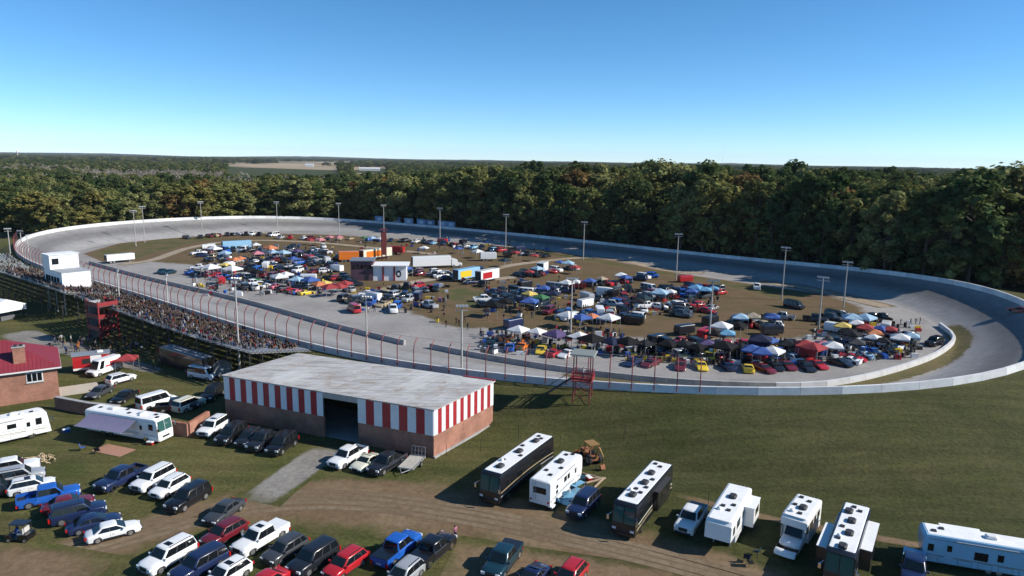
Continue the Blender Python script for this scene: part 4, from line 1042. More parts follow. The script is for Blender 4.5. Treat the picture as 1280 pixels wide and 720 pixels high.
    if awning:
        x0, x1, sg, dpt, am = awning; y = sg * W / 2; zt, ze = H - .35, H - 1.25
        mb = MB(); n_ = 6; Lp = []
        for k in range(n_ + 1):
            u = k / n_; z = lerp(zt, ze, u) - .12 * math.sin(math.pi * u); Lp.append([(x0 * L, y + sg * dpt * u, z), (x1 * L, y + sg * dpt * u, z), (x1 * L, y + sg * dpt * u, z + .02), (x0 * L, y + sg * dpt * u, z + .02)])
        mb.rings(Lp); a_ = ob('awning', mb.mesh('awning', [am]), t)
        mb = MB(); mb.tube((x0 * L, y + sg * dpt, ze + .03), (x1 * L, y + sg * dpt, ze + .03), .06); ob('roller', mb.mesh('roller', [M_STEEL]), a_)
        for x in (x0 * L + .05, x1 * L - .05):
            mb = MB(); mb.tube((x, y + sg * .05, 1.0), (x, y + sg * dpt, ze), .03, n=5); ob('arm', mb.mesh('arm', [M_STEEL]), a_)
    else:
        mb = MB(); mb.tube((-.3 * L, doorside * (W / 2 + .07), H - .3), (.22 * L, doorside * (W / 2 + .07), H - .3), .07); ob('awning_roll', mb.mesh('awning_roll', [M_STEEL]), t)
    return t
def rvp(kind, front, rear, H, label, Lfix=None, **kw):
    a, b_ = Vector((*GZ(*front, H), 0)), Vector((*GZ(*rear, H), 0)); c = (a + b_) / 2; L = (a - b_).length
    if kind == 'coach': L += .7; c += (a - b_).normalized() * .3
    if Lfix:
        c = a + (b_ - a).normalized() * Lfix / 2; L = Lfix
    c.z = gh(c.x, c.y)
    return rv(kind, L, c, math.atan2(a.y - b_.y, a.x - b_.x), label, H=H, **kw)
rvp('coach', (615, 590), (681, 543), 3.6, 'black motor coach with white roof parked nearest the striped building', side='black', acs=((.33, .1), (-.02, -.1), (-.3, .1)), vents=((.2, -.5), (.05, .6), (-.15, -.6), (-.38, .3), (-.42, -.3)), acm=M_ACD, stripes=((1.0, .12, 'silver'), (1.5, .1, 'tan')))
rvp('travel', (716, 565), (675, 601), 3.2, 'white travel trailer with dark rear window beside the black coach', acs=((.12, .1),), vents=((-.2, .5), (-.3, -.4), (-.05, -.7), (.36, .3), (.42, -.3)), acm=M_ACD, winl=((-.2, .9, 1.7, 2.3), (.2, .8, 1.7, 2.3)), winr=((-.3, .5, 1.3, 1.7), (-.3, .5, 1.9, 2.3), (-.05, .7, 1.8, 2.4), (.05, .6, 1.8, 2.4)), stripes=((.9, .07, 'grey'),))
rvp('coach', (783, 628), (828, 578), 3.6, 'black motor coach with tan swirls and long white roof by the camp tables', side='black', acs=((.3, 0), (.02, .1), (-.2, -.1)), vents=((.17, -.2), (.22, .5), (.1, .6), (-.08, .55), (-.38, .2), (-.42, -.5)), acm=M_ACD, stripes=((.9, .16, 'tan'), (1.35, .12, 'cream')), slides=((-.3, .05, 1, .5, 1.0, 3.1),))
rvp('fifth', (898, 652), (925, 607), 3.4, 'white fifth wheel trailer with one slide out and grey nose', acs=((-.15, 0),), vents=((.05, .5), (.12, -.4), (.2, .3)), acm=M_ACD, slides=((-.42, -.1, 1, 1.0, .9, 2.9),), winr=((.05, .6, 1.7, 2.4), (.35, .5, 2.0, 2.6)), stripes=((.85, .1, 'silver'),))
rvp('classc', (991, 650), (1012, 621), 3.2, 'white motorhome with cab over bunk between trailer and dark coach', acs=((.0, .15),), vents=((-.3, .3), (-.05, -.7), (-.38, -.6), (.22, .2)), acm=M_ACD, stripes=((1.0, .1, 'grey'),))
rvp('coach', (1052, 688), (1072, 631), 3.6, 'dark coach with slide outs both sides and many roof units', side='charcoal', acs=((.38, 0), (.12, .15), (-.12, 0), (-.3, -.5)), vents=((.25, -.6), (.02, -.6), (-.36, .4), (-.42, -.2)), acm=M_ACD, slides=((-.35, .2, 1, .9, .9, 2.9), (-.1, .35, -1, .9, .9, 2.9)), stripes=((1.0, .1, 'silver'),))
rvp('travel', (1152, 659), (1300, 683), 3.1, 'long travel trailer broadside at the field edge with shade painted pale blue on its side', side='lightblue', acs=((-.1, 0),), vents=((.4, .4), (.32, -.3)), winl=((.43, .5, 1.5, 2.2), (.0, 1.1, 1.3, 2.1), (-.16, .5, 1.5, 2.2)), slides=((-.05, .3, -1, .8, .9, 2.8),), stripes=((.85, .1, 'silver'),), doorside=1)  # the blue of the shade is put into the body paint
rvp('coach', (58, 510), (0, 522), 3.3, 'white motorhome with swirl stripes beside the brick house', Lfix=10.6, acs=((.15, 0), (-.2, 0)), vents=((0, .4), (.33, -.4)), stripes=((1.0, .08, 'tan'), (1.35, .06, 'silver')), winr=((-.3, 1.0, 1.9, 2.6), (.1, 1.0, 1.9, 2.5), (.38, .7, 1.7, 2.6)))
rvp('coach', (201, 521), (116, 508), 3.3, 'white motorhome with violet awning and painted teal windshield reflection on the grass', acs=((.2, 0), (-.22, .1)), vents=((.36, .3), (.05, -.4), (-.05, .6), (-.38, 0), (.43, -.4)), stripes=((1.0, .1, 'lightblue'),), awning=(-.42, .22, -1, 2.6, M_AWN), winr=((-.35, .8, 2.0, 2.6), (.4, .7, 1.8, 2.6)))
rvp('hauler', (207, 431), (261, 447), 3.4, 'black race hauler trailer with grey roof behind the grandstand', side='black', roofm=mat('grey_roof', (.3, .31, .33), .5, var=.15), vents=((.2, .3), (-.1, 0), (-.35, -.3)), winl=(), winr=())
# concession trailer with striped awning flap
a = Vector((*GZ(90, 444, 3), 0)); b_ = Vector((*GZ(136, 439, 3), 0)); c = (a + b_) / 2
t = thing('concession_trailer', 'red and white concession trailer with grey roof beside the white cargo van', 'food trailer', c, math.atan2(b_.y - a.y, b_.x - a.x))
L = (a - b_).length
pbox(t, 'body', paint('red'), -L / 2, L / 2, -1.2, 1.2, .5, 2.95); pbox(t, 'roof', M_STEEL, -L / 2 - .15, L / 2 + .15, -1.35, 1.35, 2.96, 3.08); pbox(t, 'hatch', M_DARK, -L * .25, L * .2, -1.22, -1.201, 1.5, 2.4)
pbox(t, 'sign', paint('white'), -L * .02, L * .28, -1.235, -1.203, 1.7, 2.85); ac_unit(t, L * .25, 0, 3.08, M_ACW); pbox(t, 'skirt', paint('white'), -L / 2, L / 2, -1.22, -1.202, .5, .85)
for x in (-.6, .4):
    for sy in (-1.05, 1.05): wheel(t, x, sy, .34, .22)

# ================================================================== striped building
HB = 6.3
FR_, FL_, BR_ = Vector((*GZ(542, 513, HB), 0)), Vector((*GZ(279.5, 470, HB), 0)), Vector((*GZ(616.5, 477.5, HB), 0))
ux = (FR_ - FL_).normalized(); BW = (FR_ - FL_).length; uy = Vector((-ux.y, ux.x, 0)); BD = (BR_ - FR_).dot(uy)
t = thing('striped_building', 'long low building with red and white striped upper walls and flat pale roof', 'building', FL_, math.atan2(ux.y, ux.x))
M_BRICK, nt, b = new_mat('red_brick', .9, .2)
tc = N(nt, 'ShaderNodeTexCoord'); br = N(nt, 'ShaderNodeTexBrick'); br.inputs['Scale'].default_value = 1; br.inputs['Brick Width'].default_value = .24; br.inputs['Row Height'].default_value = .08; br.inputs['Mortar Size'].default_value = .008
br.inputs['Color1'].default_value = (.37, .15, .085, 1); br.inputs['Color2'].default_value = (.29, .11, .065, 1); br.inputs['Mortar'].default_value = (.3, .26, .23, 1)
mp = N(nt, 'ShaderNodeMapping'); nt.links.new(tc.outputs['Object'], mp.inputs[0]); sx = N(nt, 'ShaderNodeSeparateXYZ'); nt.links.new(mp.outputs[0], sx.inputs[0]); cx = N(nt, 'ShaderNodeCombineXYZ')
nt.links.new(mth(nt, 'ADD', sx.outputs[0], sx.outputs[1]), cx.inputs[0]); nt.links.new(sx.outputs[2], cx.inputs[1]); nt.links.new(cx.outputs[0], br.inputs['Vector'])
nt.links.new(mixc(nt, 1.0, br.outputs[0], rng(nt, pos_noise(nt, .5, 6, .7), .25, .75, .72, 1.25), 'MULTIPLY'), b.inputs['Base Color'])
M_SW = mat('stripe_white', (.78, .78, .78), .5, var=.06, scale=1, dark=(.4, .36, .33), damt=.2, dscale=.6); M_SR = mat('stripe_red', (.40, .025, .03), .5, var=.1, scale=1, dark=(.2, .03, .03), damt=.3)
M_BROOF, nt, b = new_mat('weathered_roof', .75, .3)
st = pos_noise(nt, 0.9, 6, .7, (.18, 1.6, 1, -math.atan2(ux.y, ux.x))); sp_ = pos_noise(nt, 0.5, 7, .75)
c = mixc(nt, rng(nt, st, .42, .72), (.44, .43, .42), (.22, .20, .18)); c = mixc(nt, mth(nt, 'MULTIPLY', rng(nt, sp_, .5, .66), .7), c, (.28, .205, .14)); c = mixc(nt, mth(nt, 'MULTIPLY', rng(nt, pos_noise(nt, 0.13, 4, .6), .5, .62), .6), c, (.54, .54, .53))
nt.links.new(c, b.inputs['Base Color'])
zS = 2.95; o0, o1 = BW * .505, BW * .668       # opening in the front
pbox(t, 'wall', M_BRICK, 0, o0, 0, .3, -.3, zS - .02); pbox(t, 'wall', M_BRICK, o1, BW, 0, .3, -.3, zS - .02)
pbox(t, 'wall', M_BRICK, 0, .3, .302, BD - .302, -.3, HB - .1); pbox(t, 'wall', M_BRICK, BW - .3, BW, .302, BD - .302, -.3, zS - .02); pbox(t, 'wall', M_BRICK, 0, BW, BD - .3, BD, -.3, HB - .1)
pbox(t, 'wall', M_DARK, BW - .28, BW - .02, .31, BD - .31, zS, HB - .1); pbox(t, 'wall', M_DARK, 0.31, o0, .02, .28, zS, HB - .1); pbox(t, 'wall', M_DARK, o1, BW - .31, .02, .28, zS, HB - .1)
def panels(x0, x1, n_, first, sidewall=False):
    for k in range(n_):
        a_, b2 = lerp(x0, x1, k / n_) + .01, lerp(x0, x1, (k + 1) / n_) - .01; m_ = (M_SW, M_SR)[(k + first) % 2]
        dpt = .05 if (k + first) % 2 == 0 else .03
        nr_ = 4; cs = []
        for i_ in range(nr_):
            w0 = lerp(a_, b2, i_ / nr_); w1 = lerp(a_, b2, (i_ + 1) / nr_); cs += [(w0, dpt), (lerp(w0, w1, .55), dpt), (lerp(w0, w1, .66), dpt + .028), (lerp(w0, w1, .9), dpt + .028)]
        cs.append((b2, dpt))
        if sidewall: lp = lambda z: [(BW, a_, z)] + [(BW + d_, w_, z) for w_, d_ in cs] + [(BW, b2, z)]
        else: lp = lambda z: [(a_, .018, z)] + [(w_, -d_, z) for w_, d_ in cs] + [(b2, .018, z)]
        ob('panel', MB().rings([lp(zS), lp(HB - .02)]).mesh('panel', [m_]), t)
panels(0, o0, 17, 0); panels(o1, BW, 9, 0); panels(0, BD, 17, 0, True)
pbox(t, 'lintel', M_STEEL, o0, o1, 0, .25, HB - .75, HB - .1); pbox(t, 'floor', M_CONC, .3, BW - .3, .3, BD - .3, -.05, .03)
mb = MB(); mb.box(-.25, BW + .22, -.22, BD + .2, HB, HB + .16); ob('roof', mb.mesh('roof', [M_BROOF]), t)
for k in range(1, 14):
    x = BW * k / 14; mb = MB(); mb.box(x - .03, x + .03, -.1, BD + .05, HB + .162, HB + .185); ob('roof_seam', mb.mesh('roof_seam', [M_BROOF]), t)
pbox(t, 'roof_edge', M_SR, BW * .86, BW + .24, BD + .02, BD + .24, HB + .17, HB + .3)
pbox(t, 'footing', M_CONC, BW + .002, BW + .25, -.1, BD, -.1, .22)
for k in range(4): pbox(t, 'stored_crate', mat('dark_crate', (.05, .08, .12), .7), o0 + .8 + k * 1.2, o0 + 1.6 + k * 1.2, 6, 7, .03, 1.2 + .3 * (k % 2))

kx = (BR_ - FR_).dot(ux) / BD       # the end wall is not quite square to the front
shear = Matrix(((1, kx, 0, 0), (0, 1, 0, 0), (0, 0, 1, 0), (0, 0, 0, 1)))
for c_ in t.children: c_.data.transform(shear)
# ================================================================== brick house
A = Vector((*GZ(75, 497, 0), 0)); Bv = Vector((*GZ(0, 508, 0), 0)); hx = (A - Bv).normalized(); rzh = math.atan2(hx.y, hx.x)
t = thing('brick_house', 'orange brick house with dark red metal hip roof and square chimney', 'house', A, rzh)
HL, HD, HE = 22.0, 12.0, 5.0
pbox(t, 'wall', M_BRICK, -HL, 0, 0, .35, -.3, HE); pbox(t, 'wall', M_BRICK, -.35, 0, .352, HD - .352, -.3, HE); pbox(t, 'wall', M_BRICK, -HL, 0, HD - .35, HD, -.3, HE); pbox(t, 'wall', M_BRICK, -HL, -HL + .35, .352, HD - .352, -.3, HE)
M_MROOF = mat('maroon_metal_roof', (.25, .035, .05), .45, metal=.1, var=.12, scale=.8, dark=(.14, .03, .04), damt=.3)
e_ = .55; rh = 3.6; rx0, rx1 = -HL + 6.2, -6.2
v = [(-HL - e_, -e_, HE), (e_, -e_, HE), (e_, HD + e_, HE), (-HL - e_, HD + e_, HE), (rx0, HD / 2, HE + rh), (rx1, HD / 2, HE + rh)]
mb = MB(); mb.poly([v[0], v[1], v[5], v[4]]); mb.poly([v[1], v[2], v[5]]); mb.poly([v[2], v[3], v[4], v[5]]); mb.poly([v[3], v[0], v[4]]); mb.poly([v[0], v[3], v[2], v[1]]); ro = ob('roof', mb.mesh('roof', [M_MROOF]), t)
for k in range(1, 46):       # standing seams
    x = -HL - e_ + (HL + 2 * e_) * k / 46
    top = 1.0 if rx0 <= x <= rx1 else ((x + HL + e_) / (rx0 + HL + e_) if x < rx0 else (e_ - x) / (e_ - rx1)); q1 = (x, -e_ + top * (HD / 2 + e_), HE + rh * top + .03)
    mb = MB(); mb.tube((x, -e_, HE + .03), q1, .025, n=4); ob('seam', mb.mesh('seam', [M_MROOF]), ro)
    if x > -HL / 2 and k % 1 == 0 and top < 1: pass
for k in range(1, 24):
    y = -e_ + (HD + 2 * e_) * k / 24; tp = 1 - abs(y - HD / 2) / (HD / 2 + e_); mb = MB(); mb.tube((e_, y, HE + .03), (e_ - tp * (e_ - rx1), y, HE + rh * tp + .03), .025, n=4); ob('seam', mb.mesh('seam', [M_MROOF]), ro)
pbox(t, 'fascia', mat('white_trim', (.7, .69, .67), .6), -HL - e_, e_ + .02, -e_ - .03, -e_ + .02, HE - .22, HE - .005); pbox(t, 'fascia', mat('white_trim', (.7, .69, .67), .6), e_ - .02, e_ + .03, -e_, HD + e_, HE - .22, HE - .005)
ch = MB(); ch.box(-5.3, -3.8, 1.0, 2.1, HE + .2, HE + 3.3); co = ob('chimney', ch.mesh('chimney', [M_BRICK]), ro); pbox(co, 'cap', M_CONC, -5.4, -3.7, .9, 2.2, HE + 3.3, HE + 3.42); pbox(co, 'flue', M_DARK, -5.1, -4.7, 1.3, 1.7, HE + 3.42, HE + 3.7); pbox(co, 'flue', M_DARK, -4.4, -4.0, 1.3, 1.7, HE + 3.42, HE + 3.7)
for x in (-2.9, -8.6, -13.5):
    wf = MB(); wf.box(x - 1.05, x + 1.05, -.05, -.002, 3.0, 4.5); fo_ = ob('window', wf.mesh('window', [mat('white_trim', (.7, .69, .67), .6)]), t)
    for k in range(3): pbox(fo_, 'pane', M_GLASS, x - .95 + k * .65, x - .4 + k * .65, -.07, -.051, 3.15, 4.38)
    pbox(fo_, 'sill', M_CONC, x - 1.15, x + 1.15, -.14, -.052, 2.88, 2.99)
# retaining wall, pad and low wall
def wallrun(name, label, pts, h, th, m, cap=None):
    P = [G(*p) for p in pts]; t = thing(name, label, 'wall', P[0])
    for k in range(len(P) - 1):
        a_, b2 = P[k], P[k + 1]; d = (b2 - a_).normalized(); L_ = (b2 - a_).length
        o = ob('wall_section', MB().box(0.002, L_ - .002, -th / 2, th / 2, -.3, h).mesh('wall_section', [m]), t, loc=a_ - P[0], rz=math.atan2(d.y, d.x))
        if cap: ob('coping', MB().box(0.002, L_ - .002, -th / 2 - .05, th / 2 + .05, h + .003, h + .1).mesh('coping', [cap]), t, loc=a_ - P[0], rz=math.atan2(d.y, d.x))
wallrun('retaining_wall', 'dark brick retaining wall beside the brick house', [(71, 510), (112, 518), (150, 522)], 1.7, .5, M_BRICK, M_CONC)
wallrun('low_wall', 'low brown brick wall with orange sunlit end behind the motorhome', [(194, 540), (236, 546), (261, 530)], 1.9, .5, M_BRICK)
t = tag(ob('concrete_pad', MB().box(-3.2, 3.2, -2.2, 2.2, 0, .25).mesh('concrete_pad', [mat('pale_concrete', (.45, .4, .33), .9, var=.1)]), loc=G(94, 488), rz=rzh), 'pale concrete slab beside the dark retaining wall', 'slab')

# ================================================================== people
CLOTH = dict(black=(.02, .02, .022), grey=(.16, .16, .17), white=(.62, .62, .6), red=(.38, .03, .03), orange=(.48, .14, .03), blue=(.04, .1, .3), navy=(.015, .02, .06), tan=(.3, .22, .13), green=(.05, .12, .05), brown=(.1, .06, .035), denim=(.05, .08, .16), pink=(.5, .2, .25))
def cloth(c): return mat('cloth_' + c, tuple(v * .75 for v in CLOTH[c]), .9, spec=.15)
M_SKIN = mat('skin', (.3, .18, .125), .6); M_HAIR = mat('hair', (.05, .03, .02), .7); M_SHOE = mat('shoe', (.03, .03, .03), .7)
def person_mesh(pose):
    J = {}
    if pose == 'sit':
        hip = .46; J.update(pel=(0, 0, hip), wa=(-.02, 0, hip + .2), ch=(-.02, 0, hip + .4), ne=(0, 0, hip + .55), hd=(.02, 0, hip + .68), tp=(.02, 0, hip + .8))
        for s, n_ in ((1, 'l'), (-1, 'r')):
            J.update({n_ + 'h': (.05, s * .1, hip), n_ + 'k': (.46, s * .13, hip + .03), n_ + 'a': (.44, s * .12, .08), n_ + 'f': (.6, s * .14, .03), n_ + 's': (-.01, s * .2, hip + .5), n_ + 'e': (.08, s * .26, hip + .24), n_ + 'w': (.32, s * .16, hip + .15)})
    else:
        st = .22 if pose == 'walk' else .04
        J.update(pel=(0, 0, .92), wa=(0, 0, 1.1), ch=(0, 0, 1.32), ne=(.01, 0, 1.48), hd=(.03, 0, 1.6), tp=(.03, 0, 1.72))
        for s, n_ in ((1, 'l'), (-1, 'r')):
            d = s * st
            J.update({n_ + 'h': (0, s * .1, .88), n_ + 'k': (d * .7 + .03, s * .11, .48), n_ + 'a': (d - (.1 if pose == 'walk' and s < 0 else 0), s * .12, .08), n_ + 'f': (d + .15, s * .15, .03), n_ + 's': (0, s * .2, 1.42), n_ + 'e': (-d * .6 - .02, s * .27, 1.13), n_ + 'w': (-d * .6 + (.22 if pose == 'stand' and s > 0 else .06), s * (.2 if s > 0 else .27), .93 if not (pose == 'stand' and s > 0) else 1.12)})
    rad = dict(pel=.145, wa=.125, ch=.15, ne=.055, hd=.095, tp=.07)
    for n_ in 'lr': rad.update({n_ + 'h': .085, n_ + 'k': .06, n_ + 'a': .045, n_ + 'f': .045, n_ + 's': .065, n_ + 'e': .048, n_ + 'w': .035})
    ks = list(J); E_ = [('pel', 'wa'), ('wa', 'ch'), ('ch', 'ne'), ('ne', 'hd'), ('hd', 'tp')]
    for n_ in 'lr': E_ += [('pel', n_ + 'h'), (n_ + 'h', n_ + 'k'), (n_ + 'k', n_ + 'a'), (n_ + 'a', n_ + 'f'), ('ch', n_ + 's'), (n_ + 's', n_ + 'e'), (n_ + 'e', n_ + 'w')]
    me = bpy.data.meshes.new('p'); me.from_pydata([J[k] for k in ks], [(ks.index(a), ks.index(b_)) for a, b_ in E_], [])
    o = bpy.data.objects.new('tmp', me); col.objects.link(o); md = o.modifiers.new('s', 'SKIN')
    for k, sv in zip(ks, me.skin_vertices[0].data):
        sv.radius = (rad[k], rad[k] * (.75 if k in ('wa', 'ch', 'pel') else 1)); sv.use_root = k == 'pel'
    if pose != 'sit':
        pass
    sb = o.modifiers.new('b', 'SUBSURF'); sb.levels = 1; sb.render_levels = 1
    dg = bpy.context.evaluated_depsgraph_get(); out = bpy.data.meshes.new_from_object(o.evaluated_get(dg)); bpy.data.objects.remove(o)
    out.name = 'person_' + pose; out.materials.clear()
    for m_ in (None, None, M_SKIN, M_HAIR, M_SHOE): out.materials.append(m_)
    mi = []
    zn = J['ne'][2]; hipz = J['pel'][2]
    wr = [Vector(J['lw']), Vector(J['rw'])]
    for p in out.polygons:
        c = p.center
        if c.z > zn + .02: k = 3 if (p.normal.x < .35 or c.z > zn + .17) else 2
        elif min((c - w_).length for w_ in wr) < .12: k = 2
        elif c.z < .07: k = 4
        elif pose == 'sit': k = 1 if (c.z < hipz + .09 and (c.x > .08 or c.z < hipz)) else 0
        else: k = 1 if c.z < hipz + .06 and abs(c.y) < .24 else 0
        mi.append(k)
    out.polygons.foreach_set('material_index', mi); out.polygons.foreach_set('use_smooth', [True] * len(mi))
    return out
PM = {k: person_mesh(k) for k in ('stand', 'walk', 'sit')}
def person(pose, loc, rz, shirt, pants, label, group=None, s=1.0):
    o = ob('person', PM[pose], None, [cloth(shirt), cloth(pants)], loc, rz); o.scale = (s, s, s)
    return tag(o, label, 'person', group)
SH = ['black', 'grey', 'white', 'red', 'orange', 'blue', 'navy', 'tan', 'green', 'brown', 'pink']; SHW = [42, 20, 6, 4, 1, 3, 18, 5, 4, 11, 1]; PT = ['denim', 'navy', 'black', 'tan', 'grey']

# ================================================================== grandstands
M_ALU = mat('bench_aluminium', (.48, .49, .5), .45, metal=.5, var=.1); M_TREAD = mat('bench_tread', (.22, .22, .22), .7, var=.2); M_GREENB = mat('bench_greenish', (.42, .46, .40), .6, var=.15)
seats = []
def bleacher(label, s0, s1, rows, occ, bm_, off0=1.9, dz=.15, dd=.78, z0=.35):
    t = thing('grandstand', label, 'grandstand', rim_s((s0 + s1) / 2, 6)[0]); inv = Matrix.Translation(-t.location); n_ = max(4, int(abs(s1 - s0) / 4))
    def strip_(name, r, o0, o1, za, zb_, m_):
        L_ = []
        for k in range(n_ + 1):
            s = lerp(s0, s1, k / n_); a_, _ = rim_s(s, o0); b2, _ = rim_s(s, o1); zb0 = a_.z
            L_.append([(a_.x, a_.y, zb0 + za), (b2.x, b2.y, zb0 + za), (b2.x, b2.y, zb0 + zb_), (a_.x, a_.y, zb0 + zb_)])
        o = ob(name, MB().rings(L_).mesh(name, [m_]), t); o.matrix_parent_inverse = inv
    for r in range(rows):
        o0 = off0 + r * dd; z = z0 + r * dz
        strip_('footboard', r, o0, o0 + .5, z, z + .05, M_TREAD); strip_('bench', r, o0 + .5, o0 + .78, z + .38, z + .44, bm_)
        k = 0; s = s0 + .4
        while s < s1 - .4:
            f = (s - s0) / (s1 - s0); p_ = occ(f, r / rows); ais = abs(((s - s0) % 14) - 7) < .7
            if rnd.random() < p_ and not ais:
                q_, nn = rim_s(s, o0 + .52); seats.append((Vector((q_.x, q_.y, q_.z + z - .03)), math.atan2(-nn.y, -nn.x), label))
            s += rnd.uniform(.52, .68)
    ob_, zt = off0 + rows * dd, z0 + rows * dz
    for k in range(int((s1 - s0) / 4.5) + 1):
        s = s0 + k * 4.5
        if s > s1: break
        mb = MB()
        for r in range(0, rows + 1, 4):
            o_ = min(off0 + r * dd + .6, ob_); q_, _ = rim_s(s, o_); g_ = gh(q_.x, q_.y); mb.tube((q_.x, q_.y, g_ - .1), (q_.x, q_.y, q_.z + z0 + r * dz + .3), .06, n=5)
        a_, _ = rim_s(s, off0); b2, _ = rim_s(s, ob_); mb.tube((a_.x, a_.y, a_.z + z0 - .05), (b2.x, b2.y, b2.z + zt - .05), .07, n=5)
        c2, _ = rim_s(min(s + 4.5, s1), ob_); mb.tube((b2.x, b2.y, gh(b2.x, b2.y)), (c2.x, c2.y, c2.z + zt), .04, n=4)
        o = ob('support_frame', mb.mesh('support_frame', [mat('dark_steel', (.06, .055, .055), .6)]), t); o.matrix_parent_inverse = inv
        mb = MB(); mb.tube((b2.x, b2.y, b2.z + zt), (b2.x, b2.y, b2.z + zt + 1.1), .03, n=4); o = ob('rail_post', mb.mesh('rail_post', [M_STEEL]), t); o.matrix_parent_inverse = inv
    for h in (.55, 1.1):
        mb = MB(); mb.path([rim_s(lerp(s0, s1, k / n_), ob_)[0] + Vector((0, 0, zt + h)) for k in range(n_ + 1)], .025, 4); o = ob('back_rail', mb.mesh('back_rail', [M_STEEL]), t); o.matrix_parent_inverse = inv
    return t
sgR, sgM, sgL = s_of(-38, 124), s_of(-84, 161), s_of(-158, 222)
if sgM > sgR: sgM -= PER
if sgL > sgM: sgL -= PER
bleacher('packed grandstand beside the striped building roof', sgM + 1.5, sgR + 5, 16, lambda f, v: (.86 if f < .72 else lerp(.86, .3, (f - .72) / .28)), M_ALU)
bleacher('long grandstand past the red stair tower with half empty far end', sgL, sgM - 2.5, 17, lambda f, v: lerp(.06, .78, float(sm(.25, .75, f))), M_GREENB)
cp = Vector((0, 0, CAMZ)); seats.sort(key=lambda s: (s[0] - cp).length + rnd.uniform(0, 12))
vis = seats[:100]; rest = seats[100:]
for p, r, lab in vis:
    sh = rnd.choices(SH, SHW)[0]
    person('sit', p, r + rnd.uniform(-.3, .3), sh, rnd.choice(PT), 'spectator in %s top seated on the %s' % (sh, 'packed grandstand' if 'packed' in lab else 'long grandstand past the red tower'), 'seated spectators on the grandstands', rnd.uniform(.94, 1.08))
# the other spectators: too many to pick apart, joined into one crowd
mats_ = [M_SKIN, M_HAIR, M_SHOE] + [cloth(s) for s in SH] + [cloth(p) for p in PT]
def crowd_mesh(L_):
    cv_ = []; cf = []; cm_ = []
    for pose, p, r in L_:
        src = PM[pose]
        if pose not in _src: _src[pose] = (np.array([tuple(v.co) for v in src.vertices]), [tuple(p_.vertices) for p_ in src.polygons], [p_.material_index for p_ in src.polygons])
        sv, sf, smi = _src[pose]
        a = r + rnd.uniform(-.35, .35); s = rnd.uniform(.92, 1.08); c, sn = math.cos(a), math.sin(a); base = len(cv_)
        cv_ += (np.stack([sv[:, 0] * c - sv[:, 1] * sn, sv[:, 0] * sn + sv[:, 1] * c, sv[:, 2]], 1) * s + np.array(p)).tolist(); a1 = 3 + SH.index(rnd.choices(SH, SHW)[0]); a2 = 3 + len(SH) + rnd.randrange(5)
        for f, mi in zip(sf, smi): cf.append(tuple(base + i for i in f)); cm_.append((a1, a2, 0, 1, 2)[mi])
    me = bpy.data.meshes.new('crowd'); me.from_pydata(cv_, [], cf); me.polygons.foreach_set('material_index', cm_)
    for m_ in mats_: me.materials.append(m_)
    return me
_src = {}
me = crowd_mesh([('sit' if rnd.random() < .86 else 'stand', p, r) for p, r, lab in rest])
tag(ob('crowd', me), 'crowd of seated spectators filling the rows of the grandstands', 'crowd', kind='stuff')

# white press box on the stand
p, nn = rim_s(s_of(-97, 172.5), 9.5); rz_ = math.atan2(nn.y, nn.x) + math.pi / 2
t = thing('press_box', 'white boxy press tower standing on the long grandstand', 'building', (p.x, p.y, p.z), rz_)
M_PB = mat('press_white', (.8, .8, .8), .5, var=.04)
zb = 1.5
pbox(t, 'hall', M_PB, -5.5, 5.5, -3, 3, zb, zb + 4.6); pbox(t, 'upper_room', M_PB, -5.6, -1.2, -3.1, 3.1, zb + 4.6, zb + 8.0)
pbox(t, 'roof', mat('grey_membrane', (.32, .34, .36), .8), -1.1, 5.6, -3.1, 3.1, zb + 4.61, zb + 4.72); pbox(t, 'roof', M_ROOFW, -5.8, -1.0, -3.3, 3.3, zb + 8.0, zb + 8.15)
for x in (-4, -2.4, -.6, 1.2, 3): 
    pbox(t, 'window', M_GLASS, x - .7, x + .7, -3.03, -3.001, zb + 2.0, zb + 3.3); pbox(t, 'window', M_GLASS, x * .5 - 2.2, x * .5 - 1.6, 3.001, 3.03, zb + 3.4, zb + 3.9) if x > 0 else None
pbox(t, 'window', M_GLASS, -1.2, -1.17, -2.6, -1.2, zb + 5.8, zb + 7.2)
for x in (-5, 0, 5):
    for y in (-2.7, 2.7): pbox(t, 'post', M_STEEL, x - .1, x + .1, y - .1, y + .1, -4.5, zb)
# red stair tower
g = G(131, 425); t = thing('stair_tower', 'red steel stair tower with platforms behind the grandstand', 'stairs', g, rz_ + .1)
for x in (-2.2, 2.2):
    for y in (-1.8, 1.8): pbox(t, 'post', M_REDST, x - .12, x + .12, y - .12, y + .12, 0, 8.4)
for k, z in enumerate((2.4, 4.8, 7.2)):
    pbox(t, 'platform', mat('grating', (.1, .08, .08), .7), -2.3, 2.3, -1.9, 1.9, z, z + .12)
    for y in (-1.95, 1.95): pbox(t, 'side_panel', M_REDST, -2.3, 2.3, y - .03, y + .03, z + .15, z + .95)
    pbox(t, 'side_panel', M_REDST, 2.3, 2.36, -1.9, 1.9, z + .15, z + .95)
    mb = MB(); zz = z - 2.4
    for q_ in range(9): mb.box(-1.9 + q_ * .42, -1.9 + q_ * .42 + .38, -.7, .7, zz + .1 + q_ * .26, zz + .16 + q_ * .26)
    ob('stair_flight', mb.mesh('stair_flight', [M_REDST]), t)
pbox(t, 'sheet', M_STEEL, -2.5, -2.4, -1.5, 1.0, .3, 7.9)
